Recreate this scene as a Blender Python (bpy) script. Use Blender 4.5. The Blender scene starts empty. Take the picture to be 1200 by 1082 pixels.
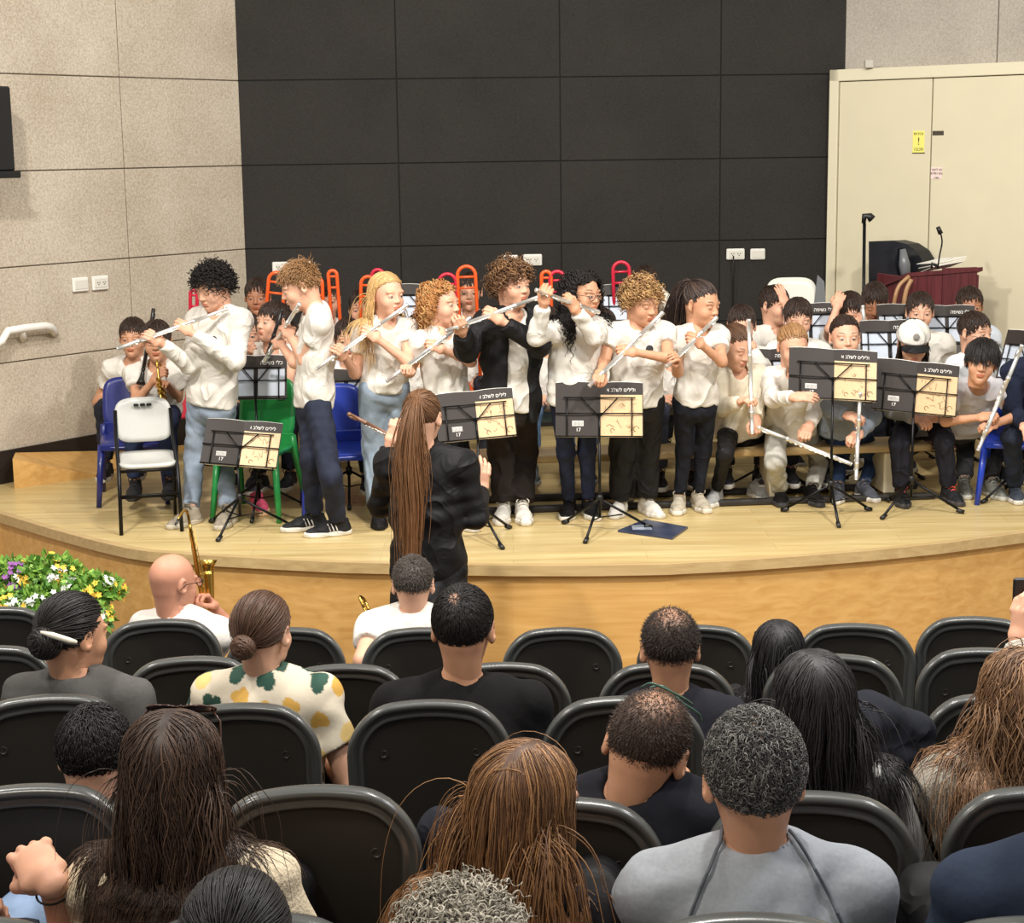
import bpy, math, random
import numpy as np
from mathutils import Vector, Matrix
sc = bpy.context.scene
COL = sc.collection
PI = math.pi
# ---------------------------------------------------------------- camera
F, CZ, TH, RO = 2016.0, 2.72, math.atan(369/2016), 0.014
def ray(px, py):
    u, v = px-600.0, py-541.0
    u2, v2 = u*math.cos(RO)-v*math.sin(RO), v*math.cos(RO)+u*math.sin(RO)
    r, d = u2/F, v2/F
    return np.array([r, math.cos(TH)-d*math.sin(TH), -math.sin(TH)-d*math.cos(TH)])
CAM = np.array([0, 0, CZ])
def P(px, py, d):
    r = ray(px, py); return CAM + r*(d/r[1])
def G(px, py, z=.75):
    r = ray(px, py); return CAM + r*((z-CZ)/r[2])
right = np.array([math.cos(RO), -math.sin(RO)*math.sin(TH), -math.sin(RO)*math.cos(TH)])
fwd = np.array([0, math.cos(TH), -math.sin(TH)])
up = np.cross(right, fwd)
cd = bpy.data.cameras.new('camera'); cam = bpy.data.objects.new('camera', cd); COL.objects.link(cam)
cd.sensor_width = 36; cd.lens = 36*F/1200; cd.clip_end = 100
cam.matrix_world = Matrix(((right[0], up[0], -fwd[0], 0), (right[1], up[1], -fwd[1], 0), (right[2], up[2], -fwd[2], CZ), (0, 0, 0, 1)))
sc.camera = cam
sc.view_settings.view_transform = 'Standard'; sc.view_settings.look = 'None'
sc.view_settings.gamma = 1; sc.view_settings.use_curve_mapping = False
sc.view_settings.exposure = -0.32
# ---------------------------------------------------------------- light
w = bpy.data.worlds.new('world'); sc.world = w; w.use_nodes = True
w.node_tree.nodes['Background'].inputs[0].default_value = (1, .97, .92, 1)
w.node_tree.nodes['Background'].inputs[1].default_value = 0.60
def area(name, loc, tgt, size, power, col=(1, .96, .90)):
    l = bpy.data.lights.new(name, 'AREA'); l.shape = 'DISK'; l.size = size; l.energy = power; l.color = col
    o = bpy.data.objects.new(name, l); COL.objects.link(o); o.location = loc
    o.rotation_euler = (Vector(tgt)-Vector(loc)).to_track_quat('-Z', 'Y').to_euler()
area('stage_spotlight', (-2.4, 5.4, 5.2), (-.8, 9.6, .9), .35, 250)
area('stage_spotlight', (2.6, 5.4, 5.2), (1.2, 9.6, .9), .35, 250)
area('stage_spotlight', (.2, 6.4, 5.4), (.2, 10.4, 1.2), .5, 190)
area('house_light', (-1.6, 2.0, 5.0), (-.3, 4.6, 1.0), .5, 110, (1, .93, .82))
area('house_light', (.5, 4.6, 5.0), (.4, 3.1, 1.1), .25, 130, (1, .96, .9))
area('house_light', (2.2, 3.4, 5.0), (1.0, 4.6, 1.0), .6, 80, (.92, .96, 1))
# ---------------------------------------------------------------- helpers
def tag(o, label=None, cat=None, group=None, kind=None):
    if label: o['label'] = label
    if cat: o['category'] = cat
    if group: o['group'] = group
    if kind: o['kind'] = kind
    return o
def empty(name, loc=(0, 0, 0), rz=0, label=None, cat=None, group=None):
    o = bpy.data.objects.new(name, None); COL.objects.link(o); o.location = loc; o.rotation_euler = (0, 0, rz)
    o.empty_display_size = .05
    return tag(o, label, cat, group)
def link(name, me, m, parent=None):
    o = bpy.data.objects.new(name, me); COL.objects.link(o)
    if m is not None and not me.materials: me.materials.append(m)
    if parent is not None: o.parent = parent
    return o
_mats = {}
def mat(name, col, rough=.6, metal=0., noise=0., nscale=40., bump=0., bscale=60., spec=.5, attr=False, dist=.004, sheen=0., coat=0., trans=0., ridged=False):
    if name in _mats: return _mats[name]
    m = bpy.data.materials.new(name); m.use_nodes = True; nt = m.node_tree; b = nt.nodes['Principled BSDF']
    b.inputs['Roughness'].default_value = rough; b.inputs['Metallic'].default_value = metal
    b.inputs['Specular IOR Level'].default_value = spec
    if sheen: b.inputs['Sheen Weight'].default_value = sheen
    if coat: b.inputs['Coat Weight'].default_value = coat
    if trans: b.inputs['Transmission Weight'].default_value = trans
    c = (*col, 1)
    b.inputs['Base Color'].default_value = c
    src = None
    tc = nt.nodes.new('ShaderNodeTexCoord')
    if attr:
        a = nt.nodes.new('ShaderNodeAttribute'); a.attribute_name = 'Col'; src = a.outputs['Color']
    if noise:
        n = nt.nodes.new('ShaderNodeTexNoise'); n.inputs['Scale'].default_value = nscale; n.inputs['Detail'].default_value = 4
        nt.links.new(tc.outputs['Object'], n.inputs['Vector'])
        mr = nt.nodes.new('ShaderNodeMapRange'); mr.inputs[1].default_value = .3; mr.inputs[2].default_value = .7
        mr.inputs[3].default_value = 1-noise; mr.inputs[4].default_value = 1+noise
        nt.links.new(n.outputs['Fac'], mr.inputs[0])
        mx = nt.nodes.new('ShaderNodeMix'); mx.data_type = 'RGBA'; mx.blend_type = 'MULTIPLY'; mx.inputs[0].default_value = 1
        mx.inputs[6].default_value = c
        if src: nt.links.new(src, mx.inputs[6])
        nt.links.new(mr.outputs[0], mx.inputs[7]); src = mx.outputs[2]
    if src: nt.links.new(src, b.inputs['Base Color'])
    if bump:
        n = nt.nodes.new('ShaderNodeTexNoise'); n.inputs['Scale'].default_value = bscale; n.inputs['Detail'].default_value = 3
        if ridged: n.noise_type = 'RIDGED_MULTIFRACTAL'; n.inputs['Detail'].default_value = 2; n.inputs['Distortion'].default_value = .8; n.inputs['Offset'].default_value = .9; n.inputs['Gain'].default_value = 1.2
        nt.links.new(tc.outputs['Object'], n.inputs['Vector'])
        bp = nt.nodes.new('ShaderNodeBump'); bp.inputs['Strength'].default_value = bump; bp.inputs['Distance'].default_value = dist
        nt.links.new(n.outputs['Fac'], bp.inputs['Height']); nt.links.new(bp.outputs[0], b.inputs['Normal'])
    _mats[name] = m
    return m
def mesh(name, v, f, smooth=True):
    me = bpy.data.meshes.new(name)
    me.from_pydata([tuple(map(float, p)) for p in v], [], [tuple(map(int, q)) for q in f])
    if smooth: me.polygons.foreach_set('use_smooth', [True]*len(me.polygons))
    me.update(); return me
def npmesh(name, V, Q, smooth=True):
    """V (n,3) float, Q (m,4) or (m,3) int"""
    V = np.asarray(V, np.float32); Q = np.asarray(Q, np.int32); k = Q.shape[1]
    me = bpy.data.meshes.new(name); me.vertices.add(len(V)); me.vertices.foreach_set('co', V.ravel())
    me.loops.add(Q.size); me.loops.foreach_set('vertex_index', Q.ravel())
    me.polygons.add(len(Q)); me.polygons.foreach_set('loop_start', np.arange(0, Q.size, k, dtype=np.int32))
    try: me.polygons.foreach_set('loop_total', np.full(len(Q), k, np.int32))
    except Exception: pass
    me.polygons.foreach_set('use_smooth', np.full(len(Q), smooth))
    me.update(calc_edges=True); return me
def setcol(me, C):
    a = me.color_attributes.new('Col', 'FLOAT_COLOR', 'POINT')
    C4 = np.ones((len(C), 4), np.float32); C4[:, :3] = C
    a.data.foreach_set('color', C4.ravel())
class MB:
    """collects simple solids as one mesh"""
    def __init__(s): s.v = []; s.f = []; s.sm = []
    def add(s, v, f, smooth=False):
        n = len(s.v); s.v += [tuple(p) for p in v]; s.f += [tuple(i+n for i in q) for q in f]; s.sm += [smooth]*len(f); return s
    def box(s, lo, hi, R=None, c=(0, 0, 0)):
        v = [((x), (y), (z)) for x in (lo[0], hi[0]) for y in (lo[1], hi[1]) for z in (lo[2], hi[2])]
        if R is not None: v = [tuple(np.asarray(R) @ np.array(p)+np.array(c)) for p in v]
        return s.add(v, [(0, 1, 3, 2), (4, 6, 7, 5), (0, 4, 5, 1), (2, 3, 7, 6), (0, 2, 6, 4), (1, 5, 7, 3)])
    def rbox(s, lo, hi, r=.005):
        """box with chamfered edges"""
        lo = np.array(lo, float); hi = np.array(hi, float); r = min(r, *(hi-lo)/2.01); vv = {}; L = []
        for ix in (0, 1):
            for iy in (0, 1):
                for iz in (0, 1):
                    for ax in range(3):
                        p = [0, 0, 0]
                        for k, i in enumerate((ix, iy, iz)):
                            e = (lo, hi)[i][k]; p[k] = e if k == ax else e+(r if i == 0 else -r)
                        vv[(ix, iy, iz, ax)] = len(L); L.append(tuple(p))
        f = []
        for ax in range(3):
            a, b = [k for k in range(3) if k != ax]
            for i in (0, 1):
                q = []
                for (ja, jb) in ((0, 0), (1, 0), (1, 1), (0, 1)):
                    t = [0, 0, 0]; t[ax] = i; t[a] = ja; t[b] = jb; q.append(vv[(*t, ax)])
                f.append(q)
            for ja in (0, 1):
                for jb in (0, 1):
                    q = []
                    for i, x in ((0, a), (1, a), (1, b), (0, b)):
                        t = [0, 0, 0]; t[ax] = i; t[a] = ja; t[b] = jb; q.append(vv[(*t, x)])
                    f.append(q)
        for ix in (0, 1):
            for iy in (0, 1):
                for iz in (0, 1): f.append([vv[(ix, iy, iz, k)] for k in range(3)])
        return s.add(L, f)
    def tube(s, pts, r, n=8, closed=False):
        pts = [np.array(p, float) for p in pts]; m = len(pts)
        rr = r if hasattr(r, '__len__') else [r]*m
        v = []; f = []; prev = None
        for i, p in enumerate(pts):
            if closed: t = pts[(i+1) % m]-pts[i-1]
            else: t = pts[min(i+1, m-1)]-pts[max(i-1, 0)]
            t = t/(np.linalg.norm(t)+1e-9)
            if prev is None:
                a = np.cross(t, (0, 0, 1.)); a = a if np.linalg.norm(a) > .1 else np.cross(t, (0, 1., 0))
            else: a = prev-t*np.dot(prev, t)
            a = a/np.linalg.norm(a); prev = a; b = np.cross(t, a)
            for k in range(n):
                th = 2*PI*k/n; v.append(p+rr[i]*(a*math.cos(th)+b*math.sin(th)))
        for i in range(m if closed else m-1):
            j = (i+1) % m
            for k in range(n): f.append((i*n+k, i*n+(k+1) % n, j*n+(k+1) % n, j*n+k))
        if not closed: f.append(tuple(range(n-1, -1, -1))); f.append(tuple((m-1)*n+k for k in range(n)))
        return s.add(v, f, True)
    def lathe(s, prof, n=24, c=(0, 0, 0), R=None):
        v = []; f = []
        for r, z in prof:
            for k in range(n): v.append((r*math.cos(2*PI*k/n), r*math.sin(2*PI*k/n), z))
        for i in range(len(prof)-1):
            for k in range(n): f.append((i*n+k, i*n+(k+1) % n, (i+1)*n+(k+1) % n, (i+1)*n+k))
        if R is not None: v = [np.asarray(R) @ np.array(p) for p in v]
        return s.add([np.array(p)+np.array(c) for p in v], f, True)
    def prism(s, poly, z0, z1):
        n = len(poly)
        v = [(x, y, z0) for x, y in poly]+[(x, y, z1) for x, y in poly]
        return s.add(v, [tuple(range(n-1, -1, -1)), tuple(range(n, 2*n))]+[(i, (i+1) % n, n+(i+1) % n, n+i) for i in range(n)])
    def mesh(s, name):
        me = bpy.data.meshes.new(name); me.from_pydata([tuple(map(float, p)) for p in s.v], [], [tuple(map(int, q)) for q in s.f])
        me.polygons.foreach_set('use_smooth', s.sm); me.update(); return me
    def build(s, name, m, parent=None): return link(name, s.mesh(name), m, parent)
def fixn(o):
    import bmesh
    bm = bmesh.new(); bm.from_mesh(o.data); bmesh.ops.recalc_face_normals(bm, faces=bm.faces); bm.to_mesh(o.data); bm.free(); return o
def Rz(a): c, s = math.cos(a), math.sin(a); return np.array([[c, -s, 0], [s, c, 0], [0, 0, 1.]])
def Rx(a): c, s = math.cos(a), math.sin(a); return np.array([[1, 0, 0], [0, c, -s], [0, s, c.real]])
def Ry(a): c, s = math.cos(a), math.sin(a); return np.array([[c, 0, s], [0, 1, 0], [-s, 0, c]])
def unit(v): v = np.asarray(v, float); return v/(np.linalg.norm(v)+1e-12)
def copy_tree(o, parent=None):
    c = o.copy(); COL.objects.link(c); c.parent = parent
    for ch in list(o.children): copy_tree(ch, c)
    return c
def srgb(r, g, b): return tuple(((x/255+.055)/1.055)**2.4 if x > 10 else x/255/12.92 for x in (r, g, b))
def text(s, name, size, m, parent, M, align='CENTER', ext=.0004):
    c = bpy.data.curves.new(name, 'FONT'); c.body = s; c.size = size; c.align_x = align; c.align_y = 'CENTER'; c.extrude = ext
    t = bpy.data.objects.new('t', c); COL.objects.link(t); bpy.context.view_layer.update()
    me = bpy.data.meshes.new_from_object(t.evaluated_get(bpy.context.evaluated_depsgraph_get())); me.name = name
    bpy.data.objects.remove(t); bpy.data.curves.remove(c); me.materials.clear()
    o = link(name, me, m, parent); o.matrix_local = M; return o
# ---------------------------------------------------------------- room shell
def wood(name, c1, c2, axis=0, scale=1.0, rough=.35, plank=0, rot=0.):
    m = bpy.data.materials.new(name); m.use_nodes = True; nt = m.node_tree; b = nt.nodes['Principled BSDF']
    N = nt.nodes.new; L = nt.links.new
    tc = N('ShaderNodeTexCoord'); mp = N('ShaderNodeMapping'); L(tc.outputs['Object'], mp.inputs[0])
    s = [14*scale]*3; s[axis] = .9*scale; mp.inputs['Scale'].default_value = s; mp.inputs['Rotation'].default_value = (0, 0, rot)
    n = N('ShaderNodeTexNoise'); n.inputs['Scale'].default_value = 3; n.inputs['Detail'].default_value = 6; n.inputs['Distortion'].default_value = .6
    L(mp.outputs[0], n.inputs['Vector'])
    cr = N('ShaderNodeValToRGB'); cr.color_ramp.elements[0].position = .32; cr.color_ramp.elements[1].position = .7
    cr.color_ramp.elements[0].color = (*c1, 1); cr.color_ramp.elements[1].color = (*c2, 1); L(n.outputs['Fac'], cr.inputs[0])
    out = cr.outputs[0]
    if plank:
        br = N('ShaderNodeTexBrick'); br.inputs['Scale'].default_value = 1; br.inputs['Mortar Size'].default_value = .0015
        br.inputs['Brick Width'].default_value = 1.3; br.inputs['Row Height'].default_value = plank
        br.inputs['Color1'].default_value = (.93, .93, .93, 1); br.inputs['Color2'].default_value = (1.05, 1.04, 1.02, 1); br.inputs['Mortar'].default_value = (.72, .68, .6, 1)
        L(tc.outputs['Object'], br.inputs['Vector'])
        mx = N('ShaderNodeMix'); mx.data_type = 'RGBA'; mx.blend_type = 'MULTIPLY'; mx.inputs[0].default_value = 1
        L(out, mx.inputs[6]); L(br.outputs[0], mx.inputs[7]); out = mx.outputs[2]
    L(out, b.inputs['Base Color']); b.inputs['Roughness'].default_value = rough; b.inputs['Specular IOR Level'].default_value = .4
    return m
def felt(name, c1, c2, scale, bump, rough=.95):
    m = bpy.data.materials.new(name); m.use_nodes = True; nt = m.node_tree; b = nt.nodes['Principled BSDF']
    N = nt.nodes.new; L = nt.links.new
    tc = N('ShaderNodeTexCoord')
    n = N('ShaderNodeTexNoise'); n.inputs['Scale'].default_value = scale; n.inputs['Detail'].default_value = 6; n.inputs['Roughness'].default_value = .7
    n2 = N('ShaderNodeTexNoise'); n2.inputs['Scale'].default_value = 2.2; n2.inputs['Detail'].default_value = 2
    L(tc.outputs['Object'], n.inputs['Vector']); L(tc.outputs['Object'], n2.inputs['Vector'])
    ad = N('ShaderNodeMath'); ad.operation = 'MULTIPLY_ADD'; ad.inputs[1].default_value = .3; L(n2.outputs['Fac'], ad.inputs[0]); L(n.outputs['Fac'], ad.inputs[2])
    cr = N('ShaderNodeValToRGB'); cr.color_ramp.elements[0].position = .5; cr.color_ramp.elements[1].position = .82
    cr.color_ramp.elements[0].color = (*c1, 1); cr.color_ramp.elements[1].color = (*c2, 1); L(ad.outputs[0], cr.inputs[0])
    L(cr.outputs[0], b.inputs['Base Color']); b.inputs['Roughness'].default_value = rough; b.inputs['Specular IOR Level'].default_value = .1
    bp = N('ShaderNodeBump'); bp.inputs['Strength'].default_value = bump; bp.inputs['Distance'].default_value = .004
    L(n.outputs['Fac'], bp.inputs['Height']); L(bp.outputs[0], b.inputs['Normal'])
    return m
M_beige = felt('beige_acoustic_felt', srgb(168, 154, 134), srgb(206, 195, 178), 75, .5)
M_grey = felt('grey_acoustic_felt', srgb(160, 152, 141), srgb(186, 178, 166), 75, .5)
M_black = felt('black_acoustic_felt', srgb(46, 44, 42), srgb(58, 55, 52), 110, .3)
M_joint = mat('joint_dark', srgb(90, 80, 66), .9)
M_jointk = mat('joint_black', srgb(16, 15, 15), .9)
M_floor = wood('stage_floor_wood', srgb(188, 162, 108), srgb(214, 194, 142), 0, .5, .33, plank=.14)
M_fascia = wood('stage_fascia_wood', srgb(198, 150, 84), srgb(216, 172, 106), 0, .7, .45)
M_nosing = wood('nosing_wood', srgb(178, 150, 104), srgb(196, 170, 122), 0, 1, .4)
M_skirt = mat('black_skirting', srgb(32, 24, 18), .6)
M_white = mat('white_plastic', srgb(232, 230, 222), .4)
M_blackp = mat('black_plastic', srgb(20, 20, 20), .45)
M_blackm = mat('black_metal', srgb(22, 22, 24), .35, .6)
ZS = .75
# wall geometry
CL = P(291, 400, 12.0)[:2]; W0 = P(0, 300, 10.35)[:2]
dl = unit(np.append(W0-CL, 0)); CR = P(991, 60, 12.3)[:2]
dr = np.array([.77, -.638, 0]); dr = dr/np.linalg.norm(dr)
def plane_hit(px, py, p0, n):
    r = ray(px, py); t = np.dot(np.append(p0, 0)-CAM, n)/np.dot(r, n); return CAM+r*t
def panel_wall(name, p0, d, n, s0, s1, ss, zs, mp, mj, th=.012, gap=.007, ztop=4.6, zb=.0):
    """d along the wall, n normal into the room; ss vertical joints, zs horizontal joints"""
    root = MB(); root_back = MB()
    p0 = np.array([p0[0], p0[1], 0.]); R = np.column_stack([d, n, (0, 0, 1.)])
    xs = [s0]+sorted(ss)+[s1]; z = [zb]+sorted(zs)+[ztop]
    for i in range(len(xs)-1):
        for j in range(len(z)-1):
            lo = (xs[i]+gap/2, -.05, z[j]+gap/2); hi = (xs[i+1]-gap/2, th, z[j+1]-gap/2)
            m = MB(); m.rbox(lo, hi, .003)
            root.add([R @ np.array(p)+p0 for p in m.v], m.f)
    o = fixn(root.build(name, mp)); tag(o, kind='structure')
    root_back.box((s0, -.12, zb), (s1, th-.008, ztop), R, p0)
    b = fixn(root_back.build('panel_joint', mj, o))
    return o
ZJ = [1.477, 2.047, 2.617, 3.187, 3.757, 4.327]
nl = np.array([dl[1], -dl[0], 0]);  nl = nl if np.dot(nl, np.array([0, -1, 0])) > 0 or nl[0] > 0 else -nl
if np.dot(nl[:2], -CL) < 0: nl = -nl
nb = np.array([CR[1]-CL[1], -(CR[0]-CL[0]), 0]); nb = nb/np.linalg.norm(nb); nb = nb if nb[1] < 0 else -nb
db = unit(np.append(CR-CL, 0))
nr = np.array([dr[1], -dr[0], 0]); nr = nr if np.dot(nr[:2], -CR) > 0 else -nr
sl = [np.dot((plane_hit(142, 150, CL, nl)-np.append(CL, 0)), dl)]; sl += [sl[0]+1.14, sl[0]+2.28]
panel_wall('wall_left', CL, dl, nl, 0, 4.5, sl, ZJ, M_beige, M_joint)
sb = [np.dot(plane_hit(x, 150, CL, nb)-np.append(CL, 0), db) for x in (466, 656.5, 844)]
panel_wall('wall_back', CL, db, nb, 0, np.linalg.norm(CR-CL), sb, ZJ, M_black, M_jointk)
sr = [np.dot(plane_hit(1170, 40, CR, nr)-np.append(CR, 0), dr)]
panel_wall('wall_right', CR, dr, nr, 0, 4.0, sr+[sr[0]+1.1], [3.8], M_grey, M_joint)
# skirting of the left wall
def on_left(px, py, off=0.):
    return plane_hit(px, py, CL+nl[:2]*off, nl)
sk = MB(); R = np.column_stack([dl, nl, (0, 0, 1.)]); c0 = np.append(CL, 0)
sk.box((0, 0, ZS), (3.6, .03, ZS+.2), R, c0)
tag(fixn(sk.build('baseboard_left', M_skirt)), kind='structure')
# floor of the hall, terraces for the seat rows
M_carpet = mat('aisle_floor', srgb(150, 128, 96), .6, noise=.1, nscale=8)
M_dark = mat('terrace_carpet', srgb(28, 27, 28), .9, noise=.2, nscale=60)
fl = MB(); fl.box((-6, 5.5, -.1), (6, 14, 0)); tag(fl.build('floor', M_carpet), kind='structure')
for z, y0, y1 in ((.03, 5.9, 6.45), (.17, 4.95, 5.9), (.32, 4.0, 4.95), (.49, 3.1, 4.0), (.6, 1.2, 3.1)):
    t = MB(); t.box((-6, y0, -.1), (6, y1, z)); tag(t.build('floor_terrace', M_dark), kind='structure')
# stage
edge = [(-160, 568), (-60, 590), (0, 601), (60, 619), (115, 634), (150, 642), (175, 646), (230, 650), (300, 654), (400, 659), (500, 661), (600, 662.5), (700, 662.5), (780, 661), (860, 657), (940, 651.5), (1020, 645), (1100, 637), (1200, 624), (1320, 604)]
E_ = [G(*e)[:2] for e in edge]
def offs(pts, d):
    out = []
    for i, p in enumerate(pts):
        t = unit(np.append(pts[min(i+1, len(pts)-1)]-pts[max(i-1, 0)], 0)); out.append(p+np.array([t[1], -t[0]])*d)
    return out
back = [(5.5, 8.0), (5.5, 13.5), (-6, 13.5), (-6, 9)]
st = MB(); st.prism([tuple(p) for p in E_]+back, ZS-.045, ZS)
o = fixn(st.build('stage_floor', M_floor)); tag(o, kind='structure')
def strip(name, outer, inner, z0, z1, m):
    s = MB(); n = len(outer)
    v = [(*p, z1) for p in inner]+[(*p, z1) for p in outer]+[(*p, z0) for p in outer]+[(*p, z0) for p in inner]
    f = []
    for k in range(4):
        for i in range(n-1): f.append((k*n+i, k*n+i+1, ((k+1) % 4)*n+i+1, ((k+1) % 4)*n+i))
    s.add(v, f); o = fixn(s.build(name, m)); tag(o, kind='structure'); return o
strip('trim_stage_nosing', offs(E_, .018), offs(E_, -.03), ZS-.05, ZS+.002, M_nosing)
strip('stage_fascia', offs(E_, -.005), offs(E_, -.05), 0, ZS-.045, M_fascia)
# low ramp beside the left wall
ra = [plane_hit(16, 538, CL+nl[:2]*.035, nl), G(24, 574), G(112, 560), on_left(170, 516, .04), on_left(230, 500, .04)]
a = G(17, 573); hi = .93
tp = [np.array([a[0], a[1], hi]), np.array([*G(112, 559)[:2], ZS+.012]), np.array([*on_left(235, 500, .04)[:2], ZS+.012]), np.array([*on_left(150, 500, .04)[:2], ZS+.06]), np.array([*on_left(16, 500, .04)[:2], hi])]
r = MB(); n = len(tp); r.add([tuple(p) for p in tp]+[(p[0], p[1], ZS-.02) for p in tp], [tuple(range(n)), tuple(range(2*n-1, n-1, -1))]+[(i, (i+1) % n, n+(i+1) % n, n+i) for i in range(n)])
tag(fixn(r.build('trim_ramp', M_fascia)), kind='structure')
# ---- double door in the right wall (pale frame standing proud)
Rr = np.column_stack([dr, -nr*-1, (0, 0, 1.)]); c0 = np.append(CR, 0)+nr*.0
off = .16
def srt(px, py, o_=off): h = plane_hit(px, py, CR+nr[:2]*o_, nr); return np.dot(h-np.append(CR, 0), dr), h[2]
s0, zt = srt(972, 82); s1, zi = srt(981, 93); sm, _ = srt(1089, 200); zin = srt(1090, 91)[1]
M_door = mat('cream_door_paint', srgb(216, 207, 178), .5, noise=.02, nscale=4)
M_frame = mat('cream_frame_paint', srgb(220, 212, 184), .5)
def rbx(mb, x0, x1, y0, y1, z0, z1):
    t = MB(); t.rbox((x0, y0, z0), (x1, y1, z1), .004); mb.add([Rr @ np.array(p)+c0 for p in t.v], t.f)
fr = MB(); rbx(fr, s0, s0+.07, -.05, off, ZS, zt); rbx(fr, s0, 3.4, -.05, off, zin+.0, zt); fro = fixn(fr.build('door_1', M_frame)); tag(fro, kind='structure')
d1 = MB(); rbx(d1, s0+.076, sm-.004, .0, off-.012, ZS+.01, zin-.006); fixn(d1.build('door_leaf', M_door, fro))
d2 = MB(); rbx(d2, sm+.004, 3.4, .0, off-.012, ZS+.01, zin-.006); fixn(d2.build('door_leaf', M_door, fro))
def door_pt(px, py, o_=off-.012):
    h = plane_hit(px, py, CR+nr[:2]*o_, nr); return h
def placard(name, px0, py0, px1, py1, m, par=None, th=.003, o_=off-.012, w=None):
    a_, za = srt(px0, py0, o_); b_, zb = srt(px1, py1, o_)
    mb = MB(); rbx(mb, min(a_, b_), max(a_, b_), o_, o_+th, min(za, zb), max(za, zb)); return fixn(mb.build(name, m, par))
M_yel = mat('yellow_notice', srgb(238, 230, 120), .6); M_ink = mat('dark_ink', srgb(60, 52, 30), .7); M_pink = mat('pinkish_paper', srgb(236, 214, 206), .7); M_brown = mat('brown_plate', srgb(66, 56, 44), .5)
def TM(pt, xdir, n_, tilt=0):
    xd = unit(xdir); n_ = unit(n_); zd = np.cross(n_, xd)
    return Matrix(((xd[0], zd[0], n_[0], pt[0]), (xd[1], zd[1], n_[1], pt[1]), (xd[2], zd[2], n_[2], pt[2]), (0, 0, 0, 1)))
s_ = placard('notice', 1070, 153.5, 1083, 180, M_yel, None); tag(s_, 'yellow warning notice with dark lettering on the cream door', 'sign')
def dtext(s, px, py, size, m, par, nm='lettering'): text(s, nm, size, m, par, TM(door_pt(px, py, off-.0075), dr, nr))
dtext('זהירות'[::-1], 1076.5, 157, .026, M_ink, s_); dtext('!', 1076.5, 166, .07, M_ink, s_); dtext('סכנה'[::-1], 1076.5, 175, .03, M_ink, s_)
b_ = placard('notice_rule', 1069, 178.8, 1084, 180, M_ink, s_, .0045)
s_ = placard('door_plate', 1093, 153.5, 1106, 158.5, M_brown, None); tag(s_, 'small dark brown plate on the cream door', 'sign')
s_ = placard('paper_notice', 1091, 196, 1104, 210, M_pink, None); tag(s_, 'small pinkish white paper notice below the brown plate', 'sign')
dtext('נא לסגור'[::-1], 1097.5, 199, .022, M_brown, s_); dtext('את הדלת'[::-1], 1097.5, 203.5, .022, M_brown, s_); dtext('תודה'[::-1], 1097.5, 208.5, .018, M_brown, s_)
# door sensor on top of frame
h = door_pt(1018, 79, off+.01); mb = MB(); mb.rbox((-.03, -.03, -.025), (.03, .02, .03), .006); o = fixn(mb.build('door_sensor', mat('sensor_grey', srgb(190, 184, 170), .5))); o.location = h+np.array([0, 0, .02])
tag(o, 'small grey sensor box fixed on top of the cream door frame', 'sensor')
mb = MB(); mb.lathe([(0, -.034), (.013, -.034), (.013, -.025)], 14, R=Rx(PI/2) @ np.diag([1, 1, -1])); 
k = mb.build('lens', M_blackp, o); k.rotation_euler = (PI, 0, 0)
# ---- sockets
def socket(px0, py0, px1, py1, p0, n_, d_, lab, th=.022, holes=0, cord=None, name='wall_socket'):
    a = plane_hit(px0, py0, p0+n_[:2]*.012, n_); b = plane_hit(px1, py1, p0+n_[:2]*.012, n_)
    R = np.column_stack([d_, n_, (0, 0, 1.)]); c = (a+b)/2; w_ = abs(np.dot(b-a, d_))/2; h_ = abs(a[2]-b[2])/2
    e = empty(name, c, 0, lab, 'wall socket' if holes else 'wall plate')
    e.rotation_euler = Matrix(R.T).transposed().to_euler() if False else (0, 0, math.atan2(d_[1], d_[0]))
    s = 1 if np.dot(np.cross((0, 0, 1.), d_), n_) > 0 else -1
    mb = MB(); mb.rbox((-w_, min(0, s*th), -h_), (w_, max(0, s*th), h_), .006); fixn(mb.build('cover_plate', M_white, e))
    mb = MB(); mb.rbox((-w_*.8, min(s*th, s*(th+.004)), -h_*.65), (w_*.8, max(s*th, s*(th+.004)), h_*.65), .003); fixn(mb.build('faceplate', mat('plate_ivory', srgb(218, 214, 202), .4), e))
    for i in range(holes):
        x = (i-(holes-1)/2)*w_*.7
        for dx, dz in ((-.008, .004), (.008, .004), (0, -.008)):
            mb = MB(); mb.box((x+dx-.003, min(s*(th+.003), s*(th+.006)), dz-.003), (x+dx+.003, max(s*(th+.003), s*(th+.006)), dz+.003)); mb.build('socket_hole', M_blackp, e)
    return e, c, s
socket(83, 326, 102, 341, CL, nl, dl, 'blank white wall plate on the beige wall, left of the socket')
socket(106, 324, 125.5, 339, CL, nl, dl, 'double white socket on the beige wall above the handrail', holes=2)
socket(319, 307, 365, 319, CL, nb, db, 'long white socket strip on the black wall behind the fair-haired flute boy', holes=3)
socket(590, 299, 607, 311, CL, nb, db, 'white wall plate half hidden behind the curls of the boy in the cardigan')
socket(613, 298, 635, 311, CL, nb, db, 'white double socket on the black wall, right of the curly boy in the cardigan', holes=2)
e, c, s = socket(851, 291.5, 872, 304, CL, nb, db, 'white socket with a black plug and cable on the black wall', holes=2)
socket(879, 291.5, 896, 304, CL, nb, db, 'blank white wall plate right of the plugged socket', )
pl = empty('plug_cable', c, 0, 'black plug and cable hanging from the socket on the black wall', 'cable')
mb = MB(); mb.lathe([(0, -.075), (.016, -.075), (.02, -.06), (.022, -.027), (0, -.027)], 14, R=Rx(PI/2) @ np.diag([1, 1, -1])); k = mb.build('plug', M_blackp, pl); k.rotation_euler = (PI, 0, 0); k.location = (-.02, 0, -.005)
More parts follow.
